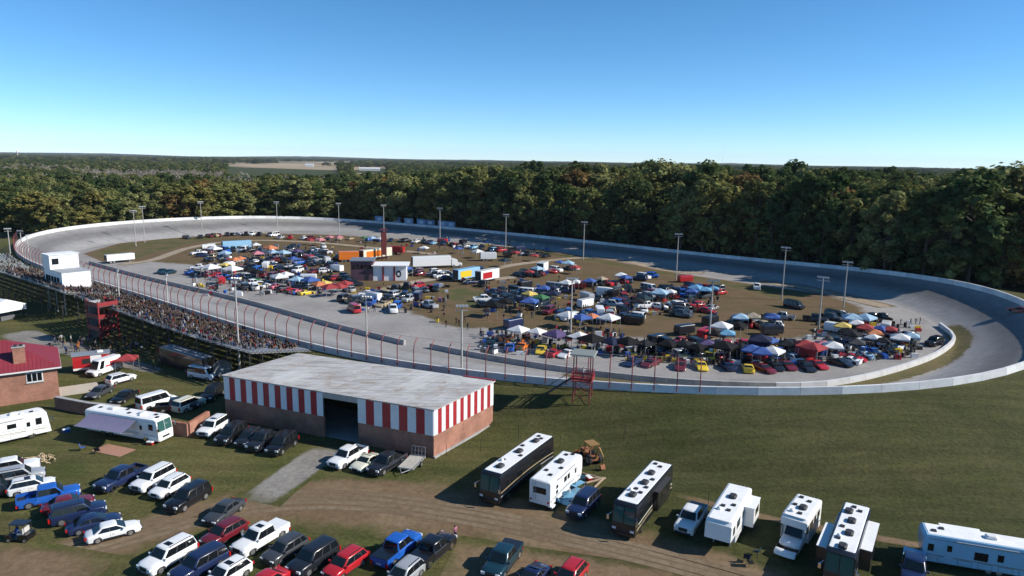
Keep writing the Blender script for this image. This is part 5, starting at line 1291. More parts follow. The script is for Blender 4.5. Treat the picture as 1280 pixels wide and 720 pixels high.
# shelter with white gable roof
g = G(-6, 399); t = thing('ticket_shelter', 'white roofed shelter with two red squares on its fascia', 'shelter', g, -.35); t.scale = (.78, .78, .82)
mb = MB(); mb.rings([[(-9, -5.5, 3.9), (-9, 5.5, 3.9), (-9, 0, 6.0)], [(5.5, -5.5, 3.9), (5.5, 5.5, 3.9), (5.5, 0, 6.0)]]); ob('roof', mb.mesh('roof', [M_ROOFW]), t)
pbox(t, 'fascia', M_PB, 5.51, 5.6, -5.5, 5.5, 2.5, 3.88); pbox(t, 'fascia', M_PB, -9, 5.5, -5.6, -5.51, 2.5, 3.88)
for x in (1.2, 4.0): pbox(t, 'red_square', M_SR, x - .45, x + .45, -5.65, -5.61, 2.8, 3.6)
for x in (-8.5, -2, 4.8):
    for y in (-5, 5): pbox(t, 'post', M_DARK, x - .12, x + .12, y - .12, y + .12, 0, 3.88)
pbox(t, 'counter', mat('counter_grey', (.12, .12, .13), .7), -8, 4, -1, 3, 0, 1.1)
# flag stand at the outer wall
g = G(735, 497); i, d = rim_near(g.x, g.y); p, nn = rim_s(cum[i] - 1.2, 3.6); t = thing('flag_stand', 'red lattice flag tower with grey roof at the front straight wall', 'tower', (p.x, p.y, gh(p.x, p.y)), math.atan2(nn.y, nn.x) + math.pi / 2)
for x in (-1.2, 1.2):
    for y in (-1.1, 1.1): pbox(t, 'post', M_FENCE, x - .07, x + .07, y - .07, y + .07, -.3, 6.9)
mb = MB()
for y in (-1.1, 1.1):
    for z in (0, 1.5): mb.tube((-1.2, y, z), (1.2, y, z + 1.5), .035, n=4); mb.tube((1.2, y, z), (-1.2, y, z + 1.5), .035, n=4)
for x in (-1.2, 1.2):
    for z in (0, 1.5): mb.tube((x, -1.1, z), (x, 1.1, z + 1.5), .035, n=4)
ob('bracing', mb.mesh('bracing', [M_FENCE]), t)
pbox(t, 'platform', M_FENCE, -1.5, 1.5, -1.4, 1.4, 3.0, 3.15)
for z in (3.3, 3.75, 4.2):
    hh_ = .3 if z < 3.5 else .08
    for y in (-1.42, 1.42): pbox(t, 'rail', M_REDST, -1.5, 1.5, y - .03, y + .03, z, z + hh_)
    for x in (-1.5, 1.5): pbox(t, 'rail', M_REDST, x - .03, x + .03, -1.35, 1.35, z, z + hh_)
mb = MB(); mb.rings([loop8(-1.8, 1.8, 1.7, 6.9, .1), loop8(-1.7, 1.7, 1.6, 7.1, .1)]); ob('roof', mb.mesh('roof', [mat('dull_roof', (.2, .22, .21), .7)]), t)
mb = MB()
for sy in (.5, 1.2): mb.tube((-1.5, sy, 3.1), (-5.6, sy, 0), .09, n=5); mb.tube((-1.5, sy, 4.1), (-5.6, sy, 1.0), .03, n=4)
for k in range(11): mb.box(-1.7 - k * .36, -1.5 - k * .36, .5, 1.2, 2.85 - k * .27, 2.9 - k * .27)
ob('stair', mb.mesh('stair', [mat('dark_steel', (.06, .055, .055), .6)]), t)
person('stand', (p.x, p.y, gh(p.x, p.y) + 3.15), 1.5, 'white', 'denim', 'official in white top standing on the flag tower')
# satellite dish behind the stand
g = G(279, 476); t = thing('satellite_dish', 'large grey mesh satellite dish behind the grandstand', 'satellite dish', g, math.radians(-80))
mb = MB(); R_ = []
for r, x in ((.06, -.34), (.6, -.3), (1.1, -.14), (1.5, .1)): R_.append([(x, r * math.cos(k * math.pi / 8), 2.2 + r * math.sin(k * math.pi / 8)) for k in range(16)])
mb.rings(R_, cap=False); ob('dish', mb.mesh('dish', [mat('dish_mesh', (.12, .13, .14), .6)], 60), t)
mb = MB(); mb.tube((-.3, 0, 2.2), (-.3, 0, 0), .1); ob('mast', mb.mesh('mast', [M_STEEL]), t); pbox(t, 'feed', M_PB, .7, .95, -.12, .12, 2.1, 2.35)
mb = MB()
for k in range(3): mb.tube((.1, 1.4 * math.cos(k * 2.1), 2.2 + 1.4 * math.sin(k * 2.1)), (.8, 0, 2.2), .02, n=4)
ob('feed_strut', mb.mesh('feed_strut', [M_STEEL]), t)
# rusty backhoe
g = G(738, 577); t = thing('backhoe', 'rusty orange backhoe digger on the grass behind the trailer', 'digger', g, 2.0)
RU = mat('rust_orange', (.26, .10, .04), .8, var=.3, scale=3); YE = mat('faded_yellow', (.27, .15, .05), .7, var=.2)
mb = MB(); mb.rings([[(x, -.5, z) for x, z in ((-1.2, .6), (1.7, .6), (1.75, 1.3), (.5, 1.4), (.3, 1.1), (-1.2, 1.1))], [(x, .5, z) for x, z in ((-1.2, .6), (1.7, .6), (1.75, 1.3), (.5, 1.4), (.3, 1.1), (-1.2, 1.1))]]); ob('body', mb.mesh('body', [RU]), t)
for x in (-.8, .5):
    for y in (-.55, .55): pbox(t, 'cab_post', RU, x - .05, x + .05, y - .05, y + .05, 1.1, 2.5)
pbox(t, 'cab_roof', YE, -.95, .65, -.68, .68, 2.5, 2.6); pbox(t, 'seat', M_DARK, -.5, 0, -.3, .3, 1.1, 1.6)
mb = MB(); mb.path([(-1.2, 0, 1.0), (-2.0, 0, 2.6), (-2.9, 0, 1.8), (-2.8, 0, .7)], [.16, .13, .11, .09], 6); ob('boom', mb.mesh('boom', [YE]), t)
mb = MB(); mb.rings([[(x, -.3, z) for x, z in ((-2.8, .8), (-3.1, .3), (-2.7, .1), (-2.5, .5))], [(x, .3, z) for x, z in ((-2.8, .8), (-3.1, .3), (-2.7, .1), (-2.5, .5))]]); ob('bucket', mb.mesh('bucket', [RU]), t)
mb = MB(); mb.rings([[(x, -.95, z) for x, z in ((2.3, .1), (3.0, .15), (2.5, .4), (2.3, .8))], [(x, .95, z) for x, z in ((2.3, .1), (3.0, .15), (2.5, .4), (2.3, .8))]]); ob('loader_bucket', mb.mesh('loader_bucket', [RU]), t)
for sy in (-.7, .7):
    mb = MB(); mb.path([(.4, sy, 1.2), (1.6, sy, 1.1), (2.4, sy, .4)], .08, 5); ob('loader_arm', mb.mesh('loader_arm', [YE]), t); wheel(t, -.7, sy, .65, .4); wheel(t, 1.3, sy, .45, .3)
# camp furniture
def chair(loc, rz, c, label, group='camp chairs'):
    t = thing('camp_chair', label, 'chair', loc, rz, group)
    for n_, q_ in (('seat', [(-.25, -.28, .42), (.25, -.28, .45), (.25, .28, .45), (-.25, .28, .42)]), ('backrest', [(-.25, -.28, .44), (-.25, .28, .44), (-.38, .28, .95), (-.38, -.28, .95)])): ob(n_, MB().slab(q_, .015).mesh(n_, [fabric(c)]), t)
    for a_ in (-1, 1):
        for b2 in (-1, 1): ob('leg', MB().tube((a_ * .25, b2 * .28, .45), (a_ * .3, b2 * .3, 0), .015, n=5).mesh('leg', [M_DARK]), t)
for (px, py, c, a, lab) in [(704, 622, 'skyblue', 2, 'bright blue folding chair beside the blue tarp'), (697, 630, 'skyblue', 1, 'bright blue folding chair beside the white trailer'), (715, 612, 'teal', 3, 'teal folding chair behind the blue tarp'), (728, 602, 'skyblue', 1.5, 'blue folding chair by the wooden logs'),
                            (934, 702, 'navy', 1, 'navy folding chair on the grass by the fifth wheel trailer'), (945, 694, 'teal', 2.4, 'teal folding chair on the grass by the fifth wheel trailer'), (938, 708, 'charcoal', 0, 'charcoal folding chair on the grass by the fifth wheel trailer'), (104, 563, 'blue', .5, 'blue folding chair in the shade of the violet awning'), (122, 567, 'charcoal', 1.9, 'charcoal folding chair under the violet awning')]:
    chair(G(px, py), a, c, lab)
t = tag(ob('tarp', MB().slab([(-2.2, -1.4, .06), (2.2, -1.4, .06), (2.2, 1.4, .06), (-2.2, 1.4, .06)], .02).mesh('tarp', [fabric('skyblue')]), loc=G(718, 622), rz=.9), 'bright blue ground tarp between trailer and black coach', 'tarp')
t = thing('folding_table', 'blue folding table loaded with gear between trailer and coach', 'table', G(722, 612), .8)
pbox(t, 'tabletop', fabric('skyblue'), -.9, .9, -.4, .4, .72, .76)
for a_ in (-.8, .8):
    for b2 in (-.33, .33): pbox(t, 'leg', M_STEEL, a_ - .02, a_ + .02, b2 - .02, b2 + .02, 0, .72)
for k, (px, py, c) in enumerate([(708, 616, 'white'), (690, 637, 'charcoal'), (736, 600, 'red'), (188, 556, 'red'), (83, 540, 'blue')]):
    t = thing('cooler', ['white cooler box on the blue tarp', 'charcoal cooler box by the white trailer', 'red cooler box by the wooden logs', 'red cooler box below the motorhome with painted teal windshield reflection', 'blue cooler box in the awning shade'][k], 'cooler', G(px, py), k)
    ob('box', MB().rings([loop8(-.4, .4, .24, .02, .05), loop8(-.44, .44, .27, .4, .06)]).mesh('box', [paint(c)]), t); ob('lid', MB().rings([loop8(-.46, .46, .29, .405, .06), loop8(-.42, .42, .25, .5, .06)]).mesh('lid', [M_WHITE if c != 'white' else paint('silver')]), t)
for k in range(4): tag(ob('log', MB().tube((-1.4, 0, .16), (1.4, .1 * k, .18), .16, .13, 8).mesh('log', [M_WOOD]), loc=G(738 + k * 3, 596 + k * 3), rz=2.6 + .5 * k), 'weathered log lying between the white trailer and black coach', 'log', 'logs at the camp')
tag(ob('rug', MB().slab([(-2.4, -1.2, .03), (2.4, -1.2, .03), (2.4, 1.2, .03), (-2.4, 1.2, .03)], .012).mesh('rug', [fabric('orange') if 0 else mat('terracotta_rug', (.36, .19, .13), .9, var=.12)]), loc=G(142, 563), rz=-.35), 'terracotta outdoor rug beside the awning motorhome', 'rug')
q = random.Random(3); t = thing('brush_pile', 'heap of pale dead branches near the white pickup', 'brush pile', G(52, 575))
for k in range(26):
    a, l = q.uniform(0, 6.28), q.uniform(.5, 1.6); x, y = q.gauss(0, .8), q.gauss(0, .5); mb = MB(); mb.path([(x, y, .05), (x + math.cos(a) * l * .5, y + math.sin(a) * l * .5, q.uniform(.2, .6)), (x + math.cos(a) * l, y + math.sin(a) * l, q.uniform(.1, .7))], [.06, .05, .02], 5); ob('branch', mb.mesh('branch', [mat('dead_wood', (.5, .38, .24), .9, var=.15)]), t)
person('stand', G(569, 676), 2.5, 'pink', 'navy', 'person in pink top standing by the black pickup', s=1.0)
gc = G(26, 675); person('sit', Vector((gc.x - .1, gc.y - .2, .42)), hA + 2.5, 'blue', 'denim', 'driver in blue jacket seated in the golf cart')
for px, py, c, lab in [(113, 455, 'black', 'person in black walking past the concession trailer'), (77, 428, 'white', 'person in white standing on the gravel by the shelter'), (192, 462, 'green', 'person in green beside the black hauler'), (200, 458, 'tan', 'person in tan top beside the black hauler'), (120, 436, 'grey', 'person in grey by the stair tower foot'), (150, 458, 'red', 'person in red under the red canopy'), (98, 440, 'orange', 'person in orange at the concession hatch')]:
    person('walk', G(px, py), rnd.uniform(0, 6), c, rnd.choice(PT), lab)
# thin fence stakes by the building and field
for px, py in [(558, 570), (601, 566), (648, 548), (700, 560), (885, 632), (780, 545)]:
    tag(ob('fence_stake', MB().tube((0, 0, -.2), (0, 0, 1.7), .03, n=5).mesh('fence_stake', [M_DARK]), loc=G(px, py)), 'thin dark fence stake on the grass near the coaches', 'post', 'fence stakes on the grass')

# ================================================================== the infield paddock
HAZE = 2.8e-5
def canopy_meshes():
    w_ = 1.5; m = MB(); n_ = 4
    P = lambda u, v, z: (u * w_, v * w_, z)
    apex = (0, 0, 2.98); rim_ = []
    for k in range(16):
        a = k / 16 * 4; sd_ = int(a); f = a - sd_; c_ = [(-1, -1), (1, -1), (1, 1), (-1, 1), (-1, -1)]
        x, y = lerp(c_[sd_][0], c_[sd_ + 1][0], f), lerp(c_[sd_][1], c_[sd_ + 1][1], f); rim_.append((x * w_, y * w_, 2.2 + .06 * math.cos(f * 2 * math.pi)))
    mid = [(x * .5, y * .5, 2.62) for x, y, z in rim_]
    for k in range(16):
        j = (k + 1) % 16; m.poly([rim_[k], rim_[j], mid[j], mid[k]]); m.poly([mid[k], mid[j], apex])
    v = MB()
    for k in range(16):
        j = (k + 1) % 16; a, b_ = rim_[k], rim_[j]; v.poly([(a[0] * 1.005, a[1] * 1.005, a[2]), (b_[0] * 1.005, b_[1] * 1.005, b_[2]), (b_[0] * 1.01, b_[1] * 1.01, 1.97), (a[0] * 1.01, a[1] * 1.01, 1.97)])
    leg = MB().box(-.03, .03, -.03, .03, 0, 2.2)
    return m.mesh('canopy_top', [None]), v.mesh('valance', [None]), leg.mesh('leg', [M_STEEL])
CT, CVL, CLG = canopy_meshes()
M_SIDEW = None
def canopy(px, py, c, s=1.0, sx=1.0, where='', wall=None, rz=None):
    g = Vector((*GZ(px, py, 2.6 * s), 0)); g.z = gh(g.x, g.y)
    lab = '%s pop up canopy %s' % (c.replace('lightblue', 'light blue').replace('skyblue', 'sky blue'), where)
    t = thing('canopy', lab, 'canopy', g, rz if rz is not None else rnd.uniform(-.35, .35) - .6, 'canopies in the infield paddock'); s *= .86; t.scale = (s * sx, s, s)
    ob('canopy_top', CT, t, [fabric(c)]); ob('valance', CVL, t, [fabric(c)])
    for a in (-1.45, 1.45):
        for b_ in (-1.45, 1.45): ob('leg', CLG, t, loc=(a, b_, 0))
    if wall: 
        ob('side_wall', MB().slab([(-1.45, -1.47, .05), (1.45, -1.47, .05), (1.45, -1.47, 2.1), (-1.45, -1.47, 2.1)], .01).mesh('side_wall', [fabric(wall)]), t)
    return t
W_ = {'far': 'by the lane at the back of the paddock', 'left': 'in the crowded paddock end nearest the far turn', 'mid': 'in the rows behind the scoring building', 'rows': 'in the parking rows on the brown dirt', 'front': 'in the tent row along pit road', 'end': 'in the packed cluster at the curved wall end'}
for row in [('left', 268, 307, 'white', 1.5), ('left', 320, 303, 'white', 1.2), ('left', 338, 306, 'orange', 1.6), ('left', 322, 313, 'pink', 1.4), ('left', 354, 312, 'lightblue', 1.5), ('left', 342, 312, 'lightblue', 1.3), ('left', 371, 311, 'purple', 1.2), ('left', 367, 320, 'blue', 1.3), ('left', 263, 329, 'white', 1.7), ('left', 252, 331, 'white', 1.3), ('left', 290, 331, 'white', 1.7), ('left', 281, 328, 'yellow', 1.1), ('left', 294, 321, 'orange', 1.3), ('left', 300, 320, 'orange', 1.1), ('left', 349, 341, 'white', 1.5), ('left', 357, 339, 'white', 1.3), ('left', 371, 345, 'lightblue', 1.4), ('left', 388, 345, 'blue', 1.5), ('left', 399, 351, 'orange', 1.3), ('left', 406, 350, 'yellow', 1.1), ('left', 412, 354, 'red', 1.4), ('left', 424, 354, 'red', 1.3), ('left', 431, 350, 'red', 1.3), ('left', 310, 334, 'black', 1.3), ('left', 321, 336, 'black', 1.3), ('left', 281, 313, 'lightblue', 1.3),
            ('far', 400, 297, 'pink', 1.3), ('far', 412, 294, 'pink', 1.1), ('far', 424, 294, 'pink', 1.2), ('far', 388, 298, 'red', 1.1), ('far', 455, 295, 'green', 1.0), ('far', 465, 295, 'lightblue', 1.2), ('far', 475, 296, 'white', 1.1), ('far', 597, 311, 'white', 1.4), ('far', 530, 307, 'white', 1.2), ('far', 573, 308, 'blue', 1.1), ('far', 631, 322, 'teal', 1.3), ('far', 645, 313, 'red', 1.1), ('far', 668, 317, 'red', 1.1),
            ('mid', 505, 331, 'blue', 1.5), ('mid', 672, 332, 'lightblue', 1.3), ('mid', 710, 325, 'lightblue', 1.4), ('mid', 700, 325, 'blue', 1.1), ('mid', 719, 331, 'red', 1.2), ('mid', 662, 337, 'red', 1.0),
            ('rows', 680, 356, 'blue', 1.3), ('rows', 689, 355, 'navy', 1.3), ('rows', 691, 362, 'navy', 1.4), ('rows', 662, 371, 'blue', 1.5), ('rows', 655, 369, 'navy', 1.3), ('rows', 662, 363, 'yellow', 1.2), ('rows', 676, 367, 'green', 1.3), ('rows', 617, 376, 'black', 1.5), ('rows', 630, 372, 'black', 1.3), ('rows', 708, 349, 'white', 1.4), ('rows', 720, 349, 'white', 1.1), ('rows', 737, 347, 'blue', 1.3), ('rows', 752, 345, 'tan', 1.1), ('rows', 776, 340, 'white', 1.3), ('rows', 782, 343, 'blue', 1.2), ('rows', 710, 388, 'white', 1.5), ('rows', 727, 391, 'blue', 1.4), ('rows', 740, 391, 'orange', 1.1), ('rows', 761, 391, 'white', 1.5), ('rows', 825, 360, 'lightblue', 1.6), ('rows', 838, 361, 'white', 1.1), ('rows', 870, 355, 'skyblue', 1.4), ('rows', 882, 358, 'skyblue', 1.3), ('rows', 892, 357, 'skyblue', 1.2), ('rows', 865, 360, 'blue', 1.2), ('rows', 805, 368, 'teal', 1.3), ('rows', 797, 372, 'charcoal', 1.3), ('rows', 941, 390, 'tan', 1.4), ('rows', 926, 391, 'lightblue', 1.4), ('rows', 966, 391, 'blue', 1.3)]:
    canopy(row[1], row[2], row[3], row[4], where=W_[row[0]])
for row in [('front', 648, 406, 'white', 1.35), ('front', 671, 409, 'white', 1.2), ('front', 695, 411, 'purple', 1.5), ('front', 709, 414, 'charcoal', 1.3), ('front', 724, 414, 'white', 1.4), ('front', 740, 416, 'black', 1.6), ('front', 765, 420, 'navy', 1.4), ('front', 785, 420, 'black', 1.5), ('front', 806, 424, 'charcoal', 1.2), ('front', 835, 424, 'black', 1.3), ('front', 855, 424, 'charcoal', 1.3), ('front', 872, 428, 'black', 1.3), ('front', 884, 424, 'purple', 1.1), ('front', 905, 425, 'black', 1.6), ('front', 902, 401, 'white', 1.5), ('front', 909, 411, 'skyblue', 1.3), ('front', 893, 411, 'black', 1.3), ('front', 922, 401, 'black', 1.3), ('front', 926, 428, 'charcoal', 1.3), ('end', 951, 417, 'navy', 1.6), ('end', 962, 420, 'blue', 1.2), ('end', 940, 430, 'blue', 1.4), ('end', 953, 433, 'blue', 1.4), ('end', 966, 432, 'white', 1.4), ('end', 985, 424, 'charcoal', 1.3), ('end', 1007, 424, 'red', 1.5), ('end', 1017, 427, 'red', 1.5), ('end', 1030, 425, 'pink', 1.2), ('end', 1042, 426, 'white', 1.4), ('end', 1066, 391, 'lightblue', 1.5), ('end', 1082, 391, 'lightblue', 1.5), ('end', 1054, 402, 'yellow', 1.3), ('end', 1071, 399, 'white', 1.2), ('end', 1082, 404, 'red', 1.3), ('end', 1094, 411, 'orange', 1.2), ('end', 1101, 406, 'blue', 1.1), ('end', 1126, 416, 'white', 1.4), ('end', 1140, 415, 'lightblue', 1.2), ('end', 1065, 412, 'charcoal', 1.3), ('end', 1072, 423, 'grey', 1.2), ('end', 1113, 407, 'red', 1.1), ('end', 1060, 409, 'black', 1.2), ('end', 1092, 417, 'white', 1.1), ('end', 1105, 421, 'charcoal', 1.1)]:
    canopy(row[1], row[2], row[3], row[4], where=W_[row[0]], wall=(row[3] if rnd.random() < .08 else None))
canopy(158, 442, 'red', 1.15, where='on the grass behind the white cargo van', rz=.2)
# parked vehicles: rows along pixel polylines on the flat infield
def along(pl, n_):
    P = [Vector(GZ(*p)) for p in pl]; d = [0]
    for i in range(len(P) - 1): d.append(d[-1] + (P[i + 1] - P[i]).length)
    for k in range(n_):
        s = d[-1] * (k + .5) / n_
        for i in range(len(P) - 1):
            if s <= d[i + 1]:
                f = (s - d[i]) / (d[i + 1] - d[i]); q_ = P[i].lerp(P[i + 1], f); a = P[i + 1] - P[i]; yield q_, math.atan2(a.y, a.x), k; break
placed = []
def free(x, y, r=2.2):
    for u, v in placed:
        if (u - x) ** 2 + (v - y) ** 2 < r * r: return False
    placed.append((x, y)); return True
COLS = ['white', 'white', 'silver', 'grey', 'black', 'black', 'charcoal', 'red', 'navy', 'blue', 'charcoal', 'maroon', 'tan']; RCOLS = ['white', 'black', 'red', 'blue', 'yellow', 'orange', 'black', 'white', 'navy', 'green', 'pink', 'lightblue', 'silver', 'charcoal']
KN = dict(sedan='sedan', suv='sport utility vehicle', pickup='pickup', crossover='crossover', van='van', racecar='race car', minivan='minivan', cargovan='cargo van')
def nice(c): return c.replace('lightblue', 'light blue').replace('skyblue', 'sky blue')
def row(pl, n_, kinds, cols, where, jit=.35, perp=True, jx=1.2):
    for q_, a, k in along(pl, n_):
        x, y = q_.x + rnd.uniform(-jx, jx), q_.y + rnd.uniform(-jx, jx)
        if not free(x, y, 2.35): continue
        kd = rnd.choice(kinds); c = rnd.choice(cols); rz_ = a + (math.pi / 2 if perp else 0) + rnd.choice((0, math.pi)) + rnd.uniform(-jit, jit)
        vehicle(kd, c, (x, y, gh(x, y) if rim_near(x, y)[1] > -TRACKW else 0.0), rz_, '%s %s %s' % (nice(c), KN[kd], where), 'vehicles parked ' + where, near=False)
MIX = ['pickup', 'pickup', 'pickup', 'suv', 'suv', 'sedan', 'sedan', 'crossover', 'crossover', 'van']
row([(228, 299), (300, 294), (345, 295)], 16, MIX, COLS, 'on the grass edge inside the far turn', .5)
row([(345, 298), (400, 300), (440, 300)], 9, MIX, COLS + ['red', 'pink'], 'by the pink canopies at the back straight', .5)
row([(455, 301), (500, 302), (560, 307), (620, 314), (690, 322)], 26, MIX, COLS + ['lightblue', 'white'], 'in the far row beside the back straight', .5)
row([(250, 318), (300, 313), (360, 318), (415, 326)], 18, MIX, COLS, 'between canopies in the paddock end nearest the far turn', .8, jx=2)
row([(262, 326), (320, 326), (380, 330), (420, 335)], 15, MIX, COLS, 'between canopies in the paddock end nearest the far turn', .8, jx=2)
row([(300, 340), (345, 346), (400, 358)], 10, MIX, COLS, 'between canopies in the paddock end nearest the far turn', .8, jx=2)
row([(232, 342), (270, 345), (320, 354), (370, 366), (395, 368)], 17, ['racecar'], RCOLS, 'along the pit road edge near the far turn', .5)
row([(200, 341), (212, 342)], 2, ['sedan'], ['teal', 'charcoal'], 'alone on pit road near the far turn', .5)
row([(425, 376), (455, 380), (500, 386)], 8, ['pickup', 'suv', 'racecar', 'van'], COLS, 'at the pit road corner below the scoring building', .7)
row([(468, 372), (500, 372), (515, 378)], 6, ['pickup', 'suv', 'racecar'], COLS, 'at the pit road corner below the scoring building', .7)
row([(490, 362), (520, 360), (548, 362)], 6, MIX, COLS + ['red'], 'on the grass behind the pit road corner', .6)
row([(545, 340), (560, 345), (590, 355), (610, 358)], 7, MIX, COLS, 'around the pale trailers in mid paddock', .7)
row([(640, 345), (665, 345), (690, 340), (725, 336)], 12, MIX, COLS, 'in the middle row of the paddock', .6)
row([(600, 385), (640, 380), (690, 370), (705, 366)], 14, MIX, ['black', 'charcoal', 'navy', 'white', 'grey', 'silver'], 'in the dark row on the brown dirt', .6)
row([(705, 358), (740, 358), (770, 356), (800, 350), (815, 345)], 15, MIX, COLS, 'in the long row on the brown dirt', .6)
row([(700, 398), (740, 402), (775, 402), (790, 398)], 10, MIX, COLS, 'behind the pit road tents', .7)
row([(752, 386), (780, 380), (820, 374), (860, 370), (880, 368)], 17, MIX, COLS, 'in the crowded mid row on the brown dirt', .7)
row([(765, 394), (790, 392), (815, 388), (850, 382)], 10, MIX, COLS + ['orange'], 'in the crowded mid row on the brown dirt', .7)
row([(800, 366), (840, 368), (880, 362), (902, 366)], 11, MIX, COLS, 'beside the sky blue canopies', .7)
row([(936, 360), (960, 362)], 2, ['pickup', 'sedan'], ['white', 'black'], 'alone on the grass by the shaded turn', .3)
row([(985, 384), (995, 386)], 1, ['van'], ['black'], 'alone on the grass left of the tall pole', .1, perp=False)
row([(915, 404), (945, 402), (975, 400), (985, 398)], 8, MIX, COLS, 'behind the navy canopies', .7)
row([(1020, 404), (1045, 400), (1060, 396)], 6, MIX, ['black', 'charcoal', 'white', 'grey'], 'behind the red and yellow tents', .7)
row([(1095, 402), (1115, 400), (1105, 398)], 4, ['suv', 'pickup'], ['black', 'charcoal', 'grey'], 'on asphalt beyond the light blue tarps', .7)
row([(610, 432), (650, 436), (690, 442), (735, 447)], 11, ['racecar'], ['white', 'blue', 'lightblue', 'red', 'red', 'yellow', 'orange', 'teal', 'white'], 'lined up in front of the white and purple tents', .35)
row([(630, 426), (660, 428)], 3, ['racecar'], ['orange', 'white', 'yellow'], 'lined up in front of the white and purple tents', .4)
row([(788, 453), (820, 457), (870, 461), (920, 463), (970, 462), (1010, 459)], 15, ['racecar'], ['black', 'black', 'white', 'yellow', 'charcoal', 'navy', 'pink', 'red', 'maroon', 'black'], 'lined up along the curved pit road edge', .35)
row([(1015, 461), (1040, 458), (1075, 450), (1110, 440), (1135, 432)], 13, ['racecar'], ['blue', 'navy', 'red', 'charcoal', 'white', 'lightblue', 'silver', 'black'], 'lined up along the curved pit road edge', .4)
row([(1020, 441), (1050, 437), (1085, 430), (1120, 426), (1140, 424)], 12, MIX + ['racecar'], COLS, 'packed among tents at the curved wall end', .9)
row([(800, 441), (840, 444), (880, 447), (930, 449), (985, 446)], 14, ['racecar', 'pickup', 'van', 'suv'], ['black', 'charcoal', 'navy', 'white', 'yellow', 'red'], 'packed behind the front row of race cars', .9)
row([(245, 322), (290, 325), (340, 332), (395, 342)], 18, MIX, COLS, 'between canopies in the paddock end nearest the far turn', .8, jx=3)
row([(420, 345), (432, 352), (440, 360)], 5, MIX, COLS, 'beside the scoring building', .8, jx=2)
row([(505, 342), (530, 344), (555, 350)], 8, MIX, COLS, 'in front of the white semi trailer', .8, jx=2)
row([(610, 378), (650, 372), (690, 362)], 10, MIX, ['black', 'charcoal', 'navy', 'white', 'silver'], 'in the dark row on the brown dirt', .8, jx=2)
row([(755, 380), (800, 372), (850, 364), (890, 360)], 14, MIX, COLS, 'in the crowded mid row on the brown dirt', .8, jx=2.5)
row([(690, 392), (730, 396), (765, 396)], 8, MIX, COLS, 'behind the pit road tents', .8, jx=2)
row([(820, 430), (870, 433), (910, 436), (950, 438), (1000, 436)], 16, MIX + ['racecar'], ['black', 'charcoal', 'navy', 'white', 'grey', 'red'], 'packed behind the front row of race cars', .9, jx=2.5)
row([(1030, 432), (1070, 426), (1110, 420), (1140, 420)], 14, MIX + ['racecar'], COLS, 'packed among tents at the curved wall end', .9, jx=2.5)
row([(910, 412), (940, 410), (975, 408), (1000, 412)], 9, MIX, COLS, 'behind the navy canopies', .9, jx=2)
row([(1160, 432), (1164, 431)], 1, ['suv'], ['black'], 'alone on asphalt by the curved wall', .1, perp=False)
vehicle('racecar', 'maroon', G(1273, 392), 2.3, 'dark red race car climbing the banked turn alone', near=False)
# enclosed trailers
EB = MB(); EB.rings([loop8(-2.6, 2.7, 1.1, .5, .08), loop8(-2.6, 2.9, 1.1, 1.4, .08), loop8(-2.6, 2.75, 1.1, 2.5, .1), loop8(-2.5, 2.5, 1.02, 2.62, .1)]); EBM = EB.mesh('box', [None], 35)
EH = MB().tube((2.7, -.6, .5), (3.9, 0, .5), .06); EH.tube((2.7, .6, .5), (3.9, 0, .5), .06); EHM = EH.mesh('hitch', [M_DARK]); EDM = MB().box(-2.64, -2.602, -.95, .95, .6, 2.4).mesh('rear_door', [M_DARK])
def etrailer(px, py, where):
    x, y = GZ(px, py)
    if not free(x, y, 3.0): return
    c = rnd.choice(['white', 'white', 'silver', 'black', 'black', 'red', 'navy', 'charcoal', 'grey']); t = thing('enclosed_trailer', '%s enclosed box trailer %s' % (c, where), 'trailer', (x, y, 0), rnd.uniform(0, 6.28), 'enclosed trailers in the paddock'); t.scale = (.85, .85, .85)
    ob('box', EBM, t, [paint(c)]); ob('hitch', EHM, t); ob('rear_door', EDM, t, [paint(c)])
    for xx in (-.6, .2):
        for sg in (-1, 1): wheel(t, xx, sg * 1.08, .34, .2, None, False)
for a, b_, n_, wh in [((245, 312), (425, 360), 26, 'in the paddock end nearest the far turn'), ((430, 355), (560, 385), 10, 'near the pit road corner below the scoring building'), ((600, 340), (820, 385), 22, 'in the rows on the brown dirt'), ((640, 392), (800, 412), 8, 'behind the pit road tents'), ((800, 405), (1000, 438), 18, 'behind the dark tents by pit road'), ((1010, 400), (1130, 425), 12, 'in the packed cluster at the curved wall end'), ((820, 352), (900, 375), 6, 'beside the sky blue canopies'), ((460, 300), (680, 322), 8, 'in the far row beside the back straight')]:
    for k in range(int(n_ * .55)): etrailer(rnd.uniform(a[0], b_[0]), rnd.uniform(a[1], b_[1]), wh)
def fill(a, b_, n_, kinds, cols, where):
    for k in range(n_):
        x, y = GZ(rnd.uniform(a[0], b_[0]), rnd.uniform(a[1], b_[1]))
        if not free(x, y, 2.5): continue
        kd = rnd.choice(kinds); c = rnd.choice(cols); vehicle(kd, c, (x, y, 0), rnd.choice((.6, 2.2, 3.7, 5.3)) + rnd.uniform(-.4, .4), '%s %s %s' % (nice(c), KN[kd], where), 'vehicles parked ' + where, near=False)
DK = ['black', 'black', 'charcoal', 'navy', 'white', 'grey', 'silver', 'red', 'white']
fill((248, 308), (425, 345), 40, MIX, DK, 'between canopies in the paddock end nearest the far turn')
fill((300, 345), (425, 366), 16, ['racecar', 'pickup', 'suv'], DK, 'along the pit road edge near the far turn')
fill((430, 362), (545, 390), 16, MIX + ['racecar'], DK, 'at the pit road corner below the scoring building')
fill((605, 365), (700, 388), 14, MIX, DK, 'in the dark row on the brown dirt')
fill((745, 362), (900, 396), 24, MIX, DK, 'in the crowded mid row on the brown dirt')
